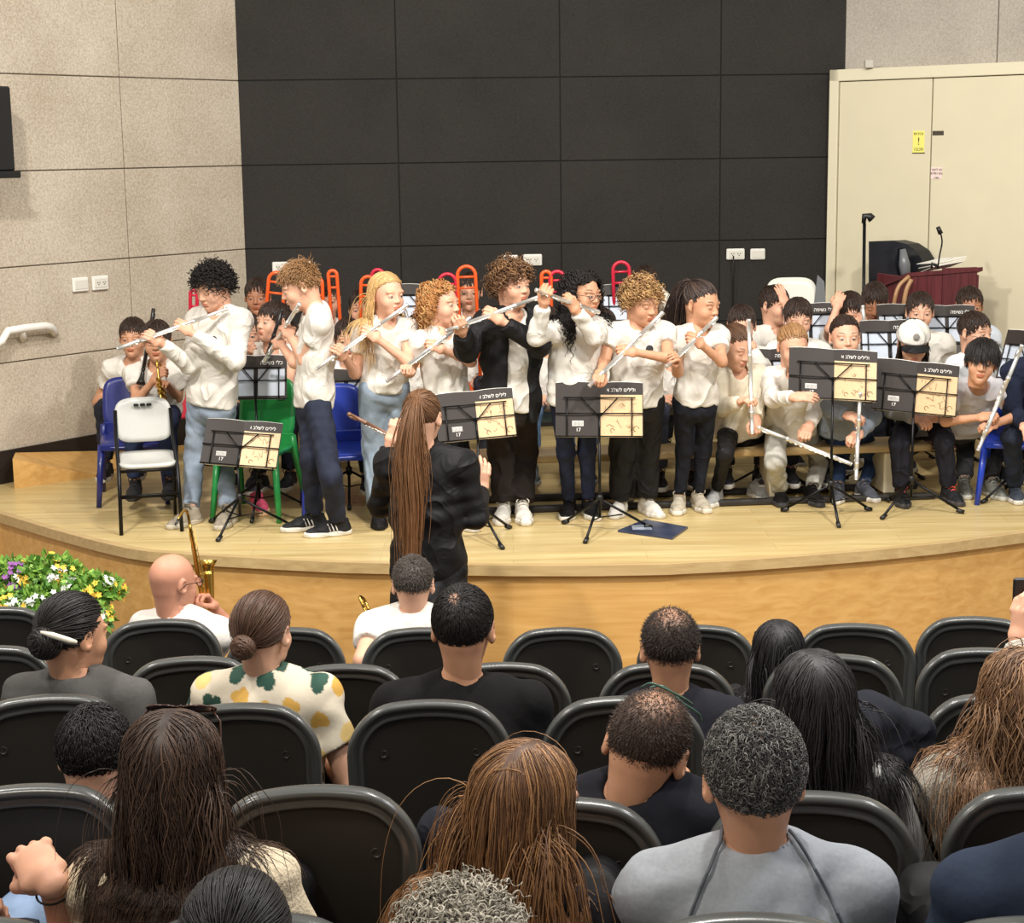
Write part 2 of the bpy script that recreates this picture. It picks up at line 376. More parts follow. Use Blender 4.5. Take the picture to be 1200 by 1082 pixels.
mb = MB(); mb.tube([(-.02, -.06, -.01), (-.02, -.075, -.06), (-.018, -.05, -.2), (-.016, -.035, -.5), (-.012, -.03, -.9), (0, -.03, c[2]*-1+ZS+.01)], .005, 6); mb.build('cable', M_blackp, pl)
# ---- handrail on left wall
hr = empty('handrail', on_left(24, 395, .012), 0, 'white handrail with a round bracket on the beige wall', 'handrail')
def hp(px, py, o_): return on_left(px, py, o_)-np.array(hr.location)
mb = MB(); mb.tube([hp(-60, 425, .1), hp(-20, 413, .1), hp(2, 400, .1), hp(9, 388, .1), hp(30, 384.5, .1), hp(52, 382, .1), hp(59, 383, .09), hp(63, 388, .06), hp(64, 391, .014)], .024, 12); mb.build('rail', M_white, hr)
mb = MB(); mb.tube([hp(27, 396, .012), hp(27, 394, .06), hp(27, 387, .1)], [.03, .018, .014], 12); mb.build('bracket', M_white, hr)
# black loudspeaker at the left edge
q = on_left(-12, 205, .2); sp = empty('loudspeaker', q, math.atan2(dl[1], dl[0]), 'black loudspeaker fixed high on the beige wall at the left edge', 'speaker')
mb = MB(); mb.rbox((-.11, -.1, 0.02), (.11, .1, .5), .01); fixn(mb.build('cabinet', M_blackp, sp))
mb = MB(); mb.rbox((-.13, -.12, -.02), (.13, .12, .02), .005); fixn(mb.build('bracket', M_blackp, sp))
# ---------------------------------------------------------------- smooth implicit bodies, meshed as one surface
class Field:
    def __init__(s, lo, hi, h):
        s.h = h; s.lo = np.asarray(lo, float); s.n = np.maximum(4, np.ceil((np.asarray(hi)-s.lo)/h).astype(int)+1)
        s.f = np.full(tuple(s.n), .2, np.float32); s.ax = [(s.lo[i]+h*np.arange(s.n[i])).astype(np.float32) for i in range(3)]
    def blk(s, lo, hi):
        i0 = np.clip(np.floor((np.asarray(lo)-s.lo)/s.h).astype(int), 0, s.n); i1 = np.clip(np.ceil((np.asarray(hi)-s.lo)/s.h).astype(int)+1, 0, s.n)
        if np.any(i1 <= i0): return None
        sl = tuple(slice(a, b) for a, b in zip(i0, i1))
        return sl, s.ax[0][sl[0]][:, None, None], s.ax[1][sl[1]][None, :, None], s.ax[2][sl[2]][None, None, :]
    def smin(s, sl, d, k):
        f = s.f[sl]; h = np.clip(.5+.5*(f-d)/k, 0, 1); s.f[sl] = f+(d-f)*h-k*h*(1-h)
    def smax(s, sl, d, k):
        f = s.f[sl]; h = np.clip(.5-.5*(f-d)/k, 0, 1); s.f[sl] = f+(d-f)*h+k*h*(1-h)
    def cone(s, a, b, ra, rb, k=.02, w=None, sx=1., cut=None, sub=False):
        a = np.asarray(a, float); b = np.asarray(b, float); R = max(ra, rb)*max(sx, 1)+k+2*s.h
        g = s.blk(np.minimum(a, b)-R, np.maximum(a, b)+R)
        if g is None: return
        sl, X, Y, Z = g; ab = b-a; L2 = float(ab @ ab)+1e-12
        px, py, pz = X-a[0], Y-a[1], Z-a[2]
        t = np.clip((px*ab[0]+py*ab[1]+pz*ab[2])/L2, 0, 1)
        qx, qy, qz = px-t*ab[0], py-t*ab[1], pz-t*ab[2]
        if w is not None:
            c = (qx*w[0]+qy*w[1]+qz*w[2])*(1-1/sx); qx = qx-c*w[0]; qy = qy-c*w[1]; qz = qz-c*w[2]
        d = np.sqrt(qx*qx+qy*qy+qz*qz)-(ra+(rb-ra)*t)
        if cut is not None:   # flat end at b
            u = ab/math.sqrt(L2); d = np.maximum(d, (X-b[0])*u[0]+(Y-b[1])*u[1]+(Z-b[2])*u[2]-cut)
        if sub: s.smax(sl, -d, k)
        else: s.smin(sl, d, k)
    def ell(s, c, r, R=None, k=.015, sub=False):
        c = np.asarray(c, float); r = np.asarray(r, float); B = max(r)+k+2*s.h
        g = s.blk(c-B, c+B)
        if g is None: return
        sl, X, Y, Z = g; x, y, z = X-c[0], Y-c[1], Z-c[2]
        if R is not None: x, y, z = x*R[0][0]+y*R[1][0]+z*R[2][0], x*R[0][1]+y*R[1][1]+z*R[2][1], x*R[0][2]+y*R[1][2]+z*R[2][2]
        k0 = np.sqrt((x/r[0])**2+(y/r[1])**2+(z/r[2])**2); k1 = np.sqrt((x/r[0]**2)**2+(y/r[1]**2)**2+(z/r[2]**2)**2)+1e-9
        d = k0*(k0-1)/k1
        if sub: s.smax(sl, -d, k)
        else: s.smin(sl, d, k)
    def half(s, c, n, k=.004):
        X, Y, Z = s.ax[0][:, None, None], s.ax[1][None, :, None], s.ax[2][None, None, :]
        s.smax((slice(None),)*3, (X-c[0])*n[0]+(Y-c[1])*n[1]+(Z-c[2])*n[2], k)
    def folds(s, amp, sc, seed, R=None):
        rs = np.random.RandomState(seed); X, Y, Z = s.ax[0][:, None, None], s.ax[1][None, :, None], s.ax[2][None, None, :]
        a = rs.normal(size=(5, 3)); a /= np.linalg.norm(a, axis=1)[:, None]; p = rs.rand(5)*6.3
        w1 = np.sin(sc*(a[0][0]*X+a[0][1]*Y+a[0][2]*Z)+p[0]+1.6*np.sin(sc*.6*(a[1][0]*X+a[1][1]*Y+a[1][2]*Z)+p[1]))
        w2 = np.sin(1.9*sc*(a[2][0]*X+a[2][1]*Y+a[2][2]*Z)+p[2]+1.3*np.sin(sc*(a[3][0]*X+a[3][1]*Y+a[3][2]*Z)+p[3]))
        s.f += (amp*(1-np.abs(w1)*1.4)+amp*.5*w2).astype(np.float32)
    def surf(s):
        f = s.f; ins = f < 0; n = f.shape
        c = [(i, j, k) for i in (0, 1) for j in (0, 1) for k in (0, 1)]
        S = lambda A, o: A[o[0]:n[0]-1+o[0], o[1]:n[1]-1+o[1], o[2]:n[2]-1+o[2]]
        cnt = sum(S(ins, o).astype(np.int8) for o in c); act = (cnt > 0) & (cnt < 8)
        ii = np.argwhere(act)
        if len(ii) == 0: return np.zeros((0, 3)), np.zeros((0, 4), int)
        idx = np.full(act.shape, -1, np.int64); idx[act] = np.arange(len(ii))
        vals = np.stack([f[ii[:, 0]+o[0], ii[:, 1]+o[1], ii[:, 2]+o[2]] for o in c], 1)
        acc = np.zeros((len(ii), 3)); num = np.zeros(len(ii))
        for a in range(8):
            for b in range(a+1, 8):
                if sum(x != y for x, y in zip(c[a], c[b])) != 1: continue
                va, vb = vals[:, a], vals[:, b]; m = (va < 0) != (vb < 0); t = np.where(m, va/(va-vb+1e-12), 0)
                p = np.array(c[a])[None]+t[:, None]*(np.array(c[b])-np.array(c[a]))[None]
                acc += np.where(m[:, None], p, 0); num += m
        V = (ii+acc/num[:, None])*s.h+s.lo; Q = []
        for ax in range(3):
            o1 = [0, 0, 0]; o1[ax] = 1; b_, c_ = [(1, 2), (2, 0), (0, 1)][ax]
            A = ins[:-1 if ax == 0 else None, :-1 if ax == 1 else None, :-1 if ax == 2 else None]
            B = ins[o1[0]:, o1[1]:, o1[2]:]; e = np.argwhere(A != B)
            e = e[(e[:, b_] > 0) & (e[:, c_] > 0) & (e[:, b_] < n[b_]-1) & (e[:, c_] < n[c_]-1)]
            if len(e) == 0: continue
            def at(db, dc): g = e.copy(); g[:, b_] -= db; g[:, c_] -= dc; return idx[g[:, 0], g[:, 1], g[:, 2]]
            q = np.stack([at(1, 1), at(0, 1), at(0, 0), at(1, 0)], 1); fl = ~A[e[:, 0], e[:, 1], e[:, 2]]
            q[fl] = q[fl][:, ::-1]; Q.append(q)
        return V, (np.concatenate(Q) if Q else np.zeros((0, 4), int))
def smoothv(V, Q, it=1, lam=.5):
    n = len(V)
    for _ in range(it):
        acc = np.zeros((n, 3)); cnt = np.zeros(n)
        for k in range(4):
            a, b = Q[:, k], Q[:, (k+1) % 4]
            for i in range(3): acc[:, i] += np.bincount(a, V[b, i], n)+np.bincount(b, V[a, i], n)
            cnt += np.bincount(a, minlength=n)+np.bincount(b, minlength=n)
        V = V+lam*(acc/np.maximum(cnt, 1)[:, None]-V)
    return V
# ---------------------------------------------------------------- heads (face to -Y, origin between the ears, size of a 1.0 adult)
_heads = {}
def head_mesh(kind, h):
    key = (kind, h)
    if key in _heads: return _heads[key]
    F_ = Field((-.1, -.135, -.14), (.1, .12, .14), h); m = 1 if kind == 'm' else 0
    F_.ell((0, .012, .035), (.075, .093, .083), k=.001)
    F_.ell((0, -.03, -.03), (.057, .063, .078), k=.04)
    F_.ell((0, -.055, -.075), (.034+.006*m, .034, .03), k=.03)
    F_.ell((0, -.072, -.094), (.014+.005*m, .016, .013), k=.02)
    F_.cone((0, .012, -.13), (0, .03, -.03), .048, .055, k=.03)
    for s in (-1, 1):
        F_.ell((s*.036, -.058, -.03), (.024, .026, .026), k=.02)
        F_.ell((s*.030, -.0765, .027), (.024, .0095, .008), k=.016)
        F_.ell((s*.032, -.104, .006), (.019, .018, .0135), k=.014, sub=True)
        F_.ell((s*.031, -.0755, .005), (.0145, .0145, .0125), k=.003)
    F_.cone((0, -.083, .016), (0, -.1045, -.020), .0062, .0092, k=.013)
    for s in (-1, 1): F_.ell((s*.0115, -.095, -.024), (.0068, .009, .0065), k=.006)
    F_.ell((0, -.0925, -.0475), (.021, .0095, .0058), k=.006); F_.ell((0, -.0915, -.058), (.018, .0095, .0064), k=.005)
    F_.ell((0, -.105, -.0525), (.019, .006, .0016), k=.003, sub=True)
    F_.ell((0, -.094, -.069), (.016, .008, .005), k=.008, sub=True)
    for s in (-1, 1):
        R = Rz(s*.45) @ Rx(.12)
        F_.ell((s*.079, .012, -.001), (.0085, .02, .032), R, k=.006); F_.ell((s*.086, .006, .003), (.006, .011, .02), R, k=.006, sub=True)
        F_.ell((s*.077, .004, -.026), (.006, .009, .010), R, k=.006)
    V, Q = F_.surf(); V = smoothv(V, Q, 1, .35)
    cls = np.zeros(len(V), np.int8); x, y, z = np.abs(V[:, 0]), V[:, 1], V[:, 2]
    cls[((x-.0)/.0215)**2+((z+.0525)/.0105)**2 < 1] = np.where(y[((x-.0)/.0215)**2+((z+.0525)/.0105)**2 < 1] < -.05, 1, 0)
    arc = .031+(.006-.5*abs(1)*0)-4.5*(x-.033)**2*3
    cls[(x > .016) & (x < .048) & (np.abs(z-arc) < .0030) & (y < -.05)] = 2
    de = ((x-.031)/.0128)**2+((z-.0030)/.0050)**2
    cls[(de < 1.0) & (y < -.06)] = 3
    cls[(np.abs(de-1.0) < .28) & (y < -.06) & (z > .004)] = 5
    cls[((x-.031)**2+(z-.0035)**2 < .0056**2) & (de < 1.25) & (y < -.06)] = 4
    _heads[key] = (V, Q, cls); return _heads[key]
# ---------------------------------------------------------------- hands (wrist at origin, fingers to +X, thumb to +Y, back of the hand +Z)
_hands = {}
def hand_mesh(curl, h=.004):
    key = (round(curl, 2), h)
    if key in _hands: return _hands[key]
    F_ = Field((-.04, -.065, -.1), (.21, .095, .045), h)
    Y_ = np.array([0, 1., 0])
    F_.cone((-.008, 0, 0), (.01, 0, 0), .023, .025, w=Y_, sx=1.15, k=.001)
    F_.cone((.02, .004, 0), (.075, .002, 0), .0155, .0135, w=Y_, sx=2.5, k=.015)
    for i, (y0, L) in enumerate(((.029, .07), (.010, .078), (-.010, .073), (-.028, .058))):
        p = np.array([.084-.004*abs(i-1), y0, .001]); a = 0.; sp = (y0-.0)*1.6
        for j, (fl, cf) in enumerate(((.45, .8), (.32, 1.15), (.23, .8))):
            a += curl*cf*(1+.06*i); d = np.array([math.cos(a), sp*math.cos(a)*(1-curl*.5), -math.sin(a)]); q = p+d*L*fl
            F_.cone(p, q, (.0098, .0087, .0078)[j], (.0087, .0078, .0066)[j], k=.0035); p = q
    c = min(curl, 1.); p = np.array([.02, .026, -.008]); a1 = np.array([.05, .032-.004*c, -.016-.02*c]); q = p+a1*.72; r = q+np.array([.026, .008-.022*c, -.006-.012*c]); t = r+np.array([.02, -.006-.012*c, -.004])
    F_.cone(p, q, .015, .0118, k=.01); F_.cone(q, r, .0112, .0098, k=.003); F_.cone(r, t, .0098, .0075, k=.003)
    V, Q = F_.surf(); V = smoothv(V, Q, 1, .3); _hands[key] = (V, Q); return _hands[key]
def frame(x, z):
    x = unit(x); z = np.asarray(z, float); z = unit(z-x*np.dot(x, z)); return np.column_stack([x, np.cross(z, x), z])
# ---------------------------------------------------------------- shoes (toe to -Y, ground z=0, heel at y=+.06, length about .26)
_shoes = {}
def shoe_mesh(kind):
    if kind in _shoes: return _shoes[kind]
    W = np.array([1., 0, 0]); hi = kind == 'boot'
    F_ = Field((-.07, -.24, -.02), (.07, .11, .16), .0055)
    F_.cone((0, .045, .016), (0, -.1, .014), .034, .04, w=W, sx=1.05, k=.001); F_.cone((0, -.1, .014), (0, -.165, .016), .04, .03, w=W, sx=1.15, k=.03)
    F_.half((0, 0, .030), (0, 0, 1)); F_.half((0, 0, 0), (0, 0, -1))
    sv = F_.surf()
    U = Field((-.07, -.24, -.02), (.07, .11, .17), .0055)
    U.cone((0, .04, .035), (0, -.09, .03), .032, .034, w=W, sx=1.0, k=.001); U.cone((0, -.09, .03), (0, -.16, .024), .034, .024, w=W, sx=1.25, k=.03)
    U.cone((0, .03, .04), (0, .025, .12 if hi else .09), .036, .034, k=.02, cut=0.); U.cone((0, .0, .08), (0, -.07, .05), .03, .026, k=.03)
    U.half((0, 0, .012), (0, 0, -1))
    uv = U.surf(); lc = MB()
    for i in range(5):
        y = -.022-.02*i; z = .113-.015*i
        lc.tube([(-.022, y, z-.012), (-.012, y-.002, z-.002), (0, y-.003, z+.002), (.012, y-.002, z-.002), (.022, y, z-.012)], .0035, 5)
    for s in (-1, 1): lc.tube([(0, -.02, .117), (s*.02, -.025, .125), (s*.035, -.03, .11), (s*.03, -.028, .095)], .0035, 5)
    me = []
    for (v, q), nm in ((sv, 'sole'), (uv, 'upper')): me.append(npmesh(nm, smoothv(v, q, 2), q))
    _shoes[kind] = (me[0], me[1], lc.mesh('laces')); return _shoes[kind]
# ---------------------------------------------------------------- hair
def hairline(y): return np.interp(y, [-1, -.85, -.6, -.4, -.2, 0, .3, 1], [.56, .5, .3, .06, -.22, -.42, -.6, -.74])
M_hair = mat('hair', (1, 1, 1), .5, attr=True, noise=.22, nscale=220, spec=.4)
M_hairsoft = mat('hair_matte', (1, 1, 1), .6, attr=True, noise=.25, nscale=220, spec=.3)
def make_hair(parent, C, R, S, style, col, seed, obst=(), dens=1., body=None):
    """C head centre (world), R head rotation, S scale. style dict. Returns the hair object"""
    rs = np.random.RandomState(seed); st = style; rad = np.array([.077, .095, .086])*S; off = R @ (np.array([0, .012, .035])*S); Cc = C+off
    N = int(st.get('n', 420)*dens); K = st.get('k', 10); L = st['len']; thin = st.get('thin')
    D = np.zeros((0, 3))
    while len(D) < N:
        d = rs.normal(size=(N*3, 3)); d /= np.linalg.norm(d, axis=1)[:, None]
        d = d[d[:, 2] > hairline(d[:, 1])+st.get('up', 0)+.05*rs.normal(size=len(d))]
        if thin is not None:
            tc = unit(thin[0]); pr = np.clip(1.25-np.arccos(np.clip(d @ tc, -1, 1))/thin[1], 0, 1)*(1-thin[2])*1.2; d = d[rs.rand(len(d)) > pr]
        D = np.concatenate([D, d])
    D = D[:N]; Ls = L*(1+st.get('var', .18)*rs.normal(size=N)); Ls = np.clip(Ls, L*.4, L*1.6)
    if 'topl' in st: Ls = Ls*np.interp(D[:, 2], [-.5, .2, .6, 1], [st['topl'], st['topl'], 1, 1])
    lift = 1+st.get('vol', .03)+st.get('volv', .06)*rs.rand(N)
    mode = st['mode']; crown = unit(st.get('crown', (0, .45, .9)))
    tie = np.array(st.get('tie', (0, 1.0, .2)))
    if mode == 'out': T = D-crown*(D @ crown)[:, None]
    elif mode == 'fringe': T = np.stack([D[:, 0]*.8, -np.ones(N)*.9, np.zeros(N)], 1)
    elif mode == 'part':
        px_ = st.get('part', 0.); s = np.where(D[:, 0] > px_*(1+0*D[:, 1]), 1., -1.); bk_ = np.clip(D[:, 1], 0, 1); T = np.stack([s*(1-.85*bk_), (.35+.5*np.clip(-D[:, 1], 0, 1))*(1-bk_), -.25-.9*bk_], 1)
    elif mode == 'tie': T = unit(tie)[None]-D
    T = T-D*np.sum(T*D, 1)[:, None]; T += st.get('rand', .25)*rs.normal(size=(N, 3)); T /= np.linalg.norm(T, axis=1)[:, None]+1e-9
    Rm = np.asarray(R); Pw = Cc+(Rm @ ((D*rad).T)).T*1.0; Vw = (Rm @ T.T).T; n0 = (Rm @ D.T).T
    if mode == 'out' or mode == 'fringe': Vw = Vw+n0*st.get('stand', .5); Vw /= np.linalg.norm(Vw, axis=1)[:, None]
    g = np.array([0, 0, -1.]); grav = st.get('grav', .12); step = (Ls/(K-1))[:, None]; pts = [Pw.copy()]
    tieW = Cc+Rm @ (tie*rad*1.04); tl = st.get('tail'); reached = np.zeros(N, bool)
    taild = unit(np.array(st.get('taild', (0, 0, -1.)))); spread = rs.normal(size=(N, 3))*st.get('tailw', .018)
    if mode == 'tie':
        # travel over the skull to the tie point, then along the tail
        k1 = K//2 if tl else K; th = np.arccos(np.clip(D @ unit(tie), -1, 1)); pts = []
        ax_ = unit(tie)
        for i in range(k1):
            t = (i/(k1-1)); a = np.sin((1-t)*th)/(np.sin(th)+1e-6); b = np.sin(t*th)/(np.sin(th)+1e-6)
            q = D*a[:, None]+ax_*b[:, None]; q /= np.linalg.norm(q, axis=1)[:, None]+1e-9
            bul = lift if not tl else lift
            pts.append(Cc+(Rm @ ((q*rad*bul[:, None]).T)).T+spread*.25*t)
        if tl:
            base = Cc+Rm @ (unit(tie)*rad*1.08); k2 = K-k1; ll = (tl*(1+.25*rs.normal(size=N)))/k2; outd = Rm @ unit(tie); v = outd*.9+taild*.3+spread*2
            p = base+spread*.35
            for i in range(k2):
                v = v*.72+taild*.5; v /= np.linalg.norm(v, axis=1)[:, None]; p = p+v*ll[:, None]+spread*(.16 if i < k2*.5 else -.03)
                for (oc, orr) in obst:
                    q = (p-oc)/orr; m = np.linalg.norm(q, axis=1); ins = m < 1; p[ins] = oc+q[ins]/m[ins][:, None]*orr
                pts.append(p.copy())
    else:
        p = Pw.copy(); v = Vw
        for i in range(1, K):
            v = v+g*grav*(1+st.get('gacc', 0)*i); v /= np.linalg.norm(v, axis=1)[:, None]; p = p+v*step
            q = (Rm.T @ (p-Cc).T).T/rad; m = np.linalg.norm(q, axis=1); tgt = 1+(lift-1)*min(1, i/(K*.35)); ins = m < tgt
            if mode == 'part' and st.get('cling', 1): ins = ins | ((q[:, 2] > st.get('clz', -.08)) & (m < 1.9))
            if st.get('flat'): ins = ins | (m > tgt)
            if ins.any():
                q2 = q[ins]/m[ins][:, None]*tgt[ins][:, None]; p[ins] = Cc+(Rm @ ((q2*rad).T)).T
            for (oc, orr) in obst:
                q = (p-oc)/orr; m = np.linalg.norm(q, axis=1); ins = m < 1+.12*(lift-1); p[ins] = oc+q[ins]/m[ins][:, None]*orr*(1+.12*(lift[ins]-1))[:, None]
            if 'facek' in st:   # keep strands off the face
                q = (Rm.T @ (p-Cc).T).T; bad = (q[:, 1] < -rad[1]*st['facek']) & (q[:, 2] < rad[2]*.45) & (np.abs(q[:, 0]) < rad[0]*1.02)
                q[bad, 0] = np.where(q[bad, 0] >= 0, 1, -1)*np.maximum(np.abs(q[bad, 0]), rad[0]*.98); q[bad, 1] = np.maximum(q[bad, 1], -rad[1]*(st['facek']+.08)); p[bad] = Cc+(Rm @ q[bad].T).T
            v = p-pts[-1]; v /= np.linalg.norm(v, axis=1)[:, None]+1e-9; pts.append(p.copy())
    A = np.stack(pts, 1)   # N,K,3
    K = A.shape[1]
    T = np.gradient(A, axis=1); T /= np.linalg.norm(T, axis=2)[..., None]+1e-9
    rad_ = A-Cc; U = np.cross(T, rad_); U /= np.linalg.norm(U, axis=2)[..., None]+1e-9; W_ = np.cross(U, T)
    t = np.linspace(0, 1, K)[None, :, None]
    if st.get('curl'):
        ph = rs.rand(N)[:, None, None]*6.28; fr = st['curlf']*(1+.2*rs.rand(N))[:, None, None]; am = st['curl']*(.7+.6*rs.rand(N))[:, None, None]*np.minimum(1, t*4)
        A = A+am*(np.cos(ph+fr*t*6.28)*U+np.sin(ph+fr*t*6.28)*W_*.8+am*0)
        T = np.gradient(A, axis=1); T /= np.linalg.norm(T, axis=2)[..., None]+1e-9; U = np.cross(T, rad_); U /= np.linalg.norm(U, axis=2)[..., None]+1e-9; W_ = np.cross(U, T)
    if st.get('wave'):
        ph = (rs.rand(N)*1.5)[:, None, None]; A = A+st['wave']*np.sin(ph+t*st.get('wavef', 3)*6.28)*U*np.minimum(1, t*3)
    if st.get('clump'):
        nc = max(1, N//14); cen = A[rs.choice(N, nc)]; dd = ((A[:, 0][:, None]-cen[:, 0][None])**2).sum(2); own = dd.argmin(1); c = st['clump']*t**1.2; A = A*(1-c)+cen[own]*c+(A-A.mean(0))*0
    wd = st.get('w', .0022)*(1.05-.65*t**2); off3 = [(1.4, 0), (-1.4, 0), (0, 1.0)]
    ring = np.stack([A+wd*(a*U+b*W_) for a, b in off3], 2)  # N,K,3,3
    V = ring.reshape(-1, 3); base = (np.arange(N)*K*3)[:, None, None]+(np.arange(K-1)*3)[None, :, None]; j = np.arange(3)[None, None, :]; j2 = (j+1) % 3
    Q = np.stack([base+j, base+j2, base+3+j2, base+3+j], -1).reshape(-1, 4)
    col = np.array(col); c2 = np.array(st.get('col2', col*1.25)); mixf = rs.rand(N)**2
    if 'tipcol' in st: tip = np.array(st['tipcol'])
    cc = (col[None]*(1-mixf[:, None])+c2[None]*mixf[:, None])*(.8+.4*rs.rand(N))[:, None]
    Cv = np.repeat(np.repeat(cc[:, None], K, 1)[:, :, None], 3, 2)
    if 'tipcol' in st: tt = (t[..., None]**1.3)*(.5+.5*rs.rand(N))[:, None, None, None]; Cv = Cv*(1-tt)+tip*tt
    Cv = Cv.reshape(-1, 3)
    # scalp cap below the strands
    nu, nv = 40, 26; cap = []; 
    th = np.linspace(0, 2*PI, nu, endpoint=False); ph = np.linspace(0.0, 2.3, nv)
    TH_, PH = np.meshgrid(th, ph); dx, dy, dz = np.sin(PH)*np.cos(TH_), np.sin(PH)*np.sin(TH_), np.cos(PH)
    d = np.stack([dx, dy, dz], -1); ok = dz > hairline(dy)+st.get('up', 0)+.02
    capl = 1.0+st.get('capl', .012)
    Vc = Cc+(Rm @ ((d.reshape(-1, 3)*rad*capl).T)).T
    i = np.arange(nv-1)[:, None]*nu; jj = np.arange(nu)[None]; q = np.stack([i+jj, i+nu+jj, i+nu+(jj+1) % nu, i+(jj+1) % nu], -1).reshape(-1, 4)
    okf = ok.ravel()[q].all(1); q = q[okf]
    if not st.get('nocap'):
        Q = np.concatenate([Q, q+len(V)]); V = np.concatenate([V, Vc]); 
        cc_ = np.repeat(np.array(col)[None]*.75, len(Vc), 0)
        if thin is not None:
            f_ = np.clip((np.arccos(np.clip(d.reshape(-1, 3) @ unit(thin[0]), -1, 1))/thin[1]-.45)/.75, 0, 1)[:, None]; sk_ = np.array(st.get('scalp', srgb(160, 118, 92))); cc_ = cc_*f_+(sk_*.8+cc_*.2)*(1-f_)
        Cv = np.concatenate([Cv, cc_])
    if st.get('bun'):
        bc, br = st['bun']; bw = Cc+Rm @ (np.array(bc)*rad); u = rs.rand(700); Vb = []; Qb = []
        for a in range(int(90)):
            ax_ = unit(Rm @ unit(np.array([rs.normal()*.5, 1, rs.normal()*.5]))); e1 = unit(np.cross(ax_, (0.1, .2, 1))); e2 = np.cross(ax_, e1); r_ = br*(.45+.5*rs.rand()); ph0 = rs.rand()*6.3; hgt = math.sqrt(max(0, 1-(r_/br)**2))*br*.75*(1 if rs.rand() < .8 else -1)
            P_ = [bw+ax_*hgt*(1+.1*math.sin(t_*3))+r_*(math.cos(ph0+t_)*e1+math.sin(ph0+t_)*e2) for t_ in np.linspace(0, 5, 12)]
            m_ = MB().tube(P_, .0035, 4); m_.f = [f_ for f_ in m_.f if len(f_) == 4][:44]; Qb.append(np.array(m_.f)+len(V)+sum(len(x) for x in Vb)); Vb.append(np.array(m_.v))
        Vb.append(None) if False else None
        n_ = sum(len(x) for x in Vb); V = np.concatenate([V]+Vb); Q = np.concatenate([Q]+Qb); Cv = np.concatenate([Cv, np.repeat(np.array(col)[None]*1.05, n_, 0)])
        e_ = Field(bw-br*1.1, bw+br*1.1, .006); e_.ell(bw, (br*.93, br*.8, br*.93), Rm); v_, q_ = e_.surf(); Q = np.concatenate([Q, q_+len(V)]); V = np.concatenate([V, v_]); Cv = np.concatenate([Cv, np.repeat(np.array(col)[None]*.7, len(v_), 0)])
    me = npmesh('hair', V-np.array(parent.location), Q); setcol(me, Cv); return link('hair', me, M_hairsoft if st.get('soft') else M_hair, parent)
H = {
 'short': dict(mode='fringe', flat=1, len=.045, n=1300, k=7, stand=.1, grav=.22, rand=.22, w=.0021, vol=.03, volv=.05),
 'fringe': dict(mode='fringe', len=.07, n=1300, k=8, stand=.08, grav=.25, rand=.12, w=.0022, vol=.04, volv=.07, topl=.55),
 'quiff': dict(mode='fringe', len=.05, n=1500, k=7, stand=.5, grav=.12, rand=.3, w=.0018, vol=.04, volv=.09, topl=.4, curl=.003, curlf=1.2),
 'crop': dict(mode='out', len=.010, n=6000, k=3, stand=.3, grav=.05, rand=.35, w=.0007, vol=.01, volv=.02, crown=(0, .5, .85)),
 'curly': dict(mode='out', len=.07, n=480, k=22, stand=.7, grav=.1, rand=.5, curl=.010, curlf=2.6, w=.0027, vol=.08, volv=.16, soft=True),
 'longcurly': dict(mode='part', len=.38, n=620, k=40, grav=.3, rand=.25, curl=.011, curlf=6, w=.0028, vol=.12, volv=.3, facek=.3, soft=True),
 'bobcurly': dict(mode='part', len=.15, n=420, k=26, grav=.16, rand=.4, curl=.010, curlf=4, w=.0027, vol=.06, volv=.2, facek=.35, soft=True),
 'long': dict(mode='part', len=.42, n=800, k=18, grav=.3, rand=.10, w=.0022, vol=.03, volv=.1, facek=.3, wave=.004),
 'tied': dict(mode='tie', len=.2, n=800, k=9, w=.0024, vol=.015, volv=.03, tie=(0, 1, .15)),
 'pony': dict(mode='tie', len=.2, tail=.3, n=620, k=18, w=.0024, vol=.015, volv=.03, tie=(0, .9, .55), tailw=.014),
}
def hs_(name, **kw): d = dict(H[name]); d.update(kw); return d
# ---------------------------------------------------------------- people
SKIN = {'a': srgb(216, 166, 138), 'b': srgb(200, 148, 116), 'c': srgb(174, 120, 90), 'd': srgb(208, 158, 130)}
HC = {'black': srgb(30, 25, 23), 'dark': srgb(52, 38, 30), 'brown': srgb(92, 64, 44), 'lbrown': srgb(150, 112, 74), 'blond': srgb(196, 158, 104), 'copper': srgb(178, 118, 66), 'grey': srgb(96, 92, 88)}
M_skin = mat('skin', (1, 1, 1), .5, attr=True, noise=.05, nscale=30, bump=.08, bscale=300, spec=.35, dist=.001)
def cloth(col, rough=.85, kind=''):
    n = 'cloth_%d_%d_%d%s' % (*[int(c*255) for c in col], kind)
    if kind == 'denim': return mat(n, col, .85, noise=.28, nscale=14, bump=.35, bscale=260, spec=.2, dist=.002)
    if kind == 'knit':
        m = mat(n, col, .95, noise=.12, nscale=160, bump=.9, bscale=150, spec=.1, dist=.004); return m
    if kind == 'soft': return mat(n, col, .9, noise=.06, nscale=120, bump=.45, bscale=14, spec=.15, dist=.012)
    return mat(n, col, rough, noise=.05, nscale=22, bump=.5, bscale=7, spec=.2, dist=.022, ridged=True)
WHITE = srgb(216, 211, 201); CREAM = srgb(214, 204, 182); BLACK = srgb(24, 23, 24); NAVY = srgb(30, 36, 54)
pcount = [0]
def solve(S, W, px, py, Lu, Lf, d0, rng=.42):
    best = None
    for i in range(85):
        d = d0-rng+i*rng/42; E_ = P(px, py, d); e = (np.linalg.norm(E_-S)-Lu)**2+(np.linalg.norm(E_-W)-Lf)**2
        if best is None or e < best[0]: best = (e, E_)
    return best[1]
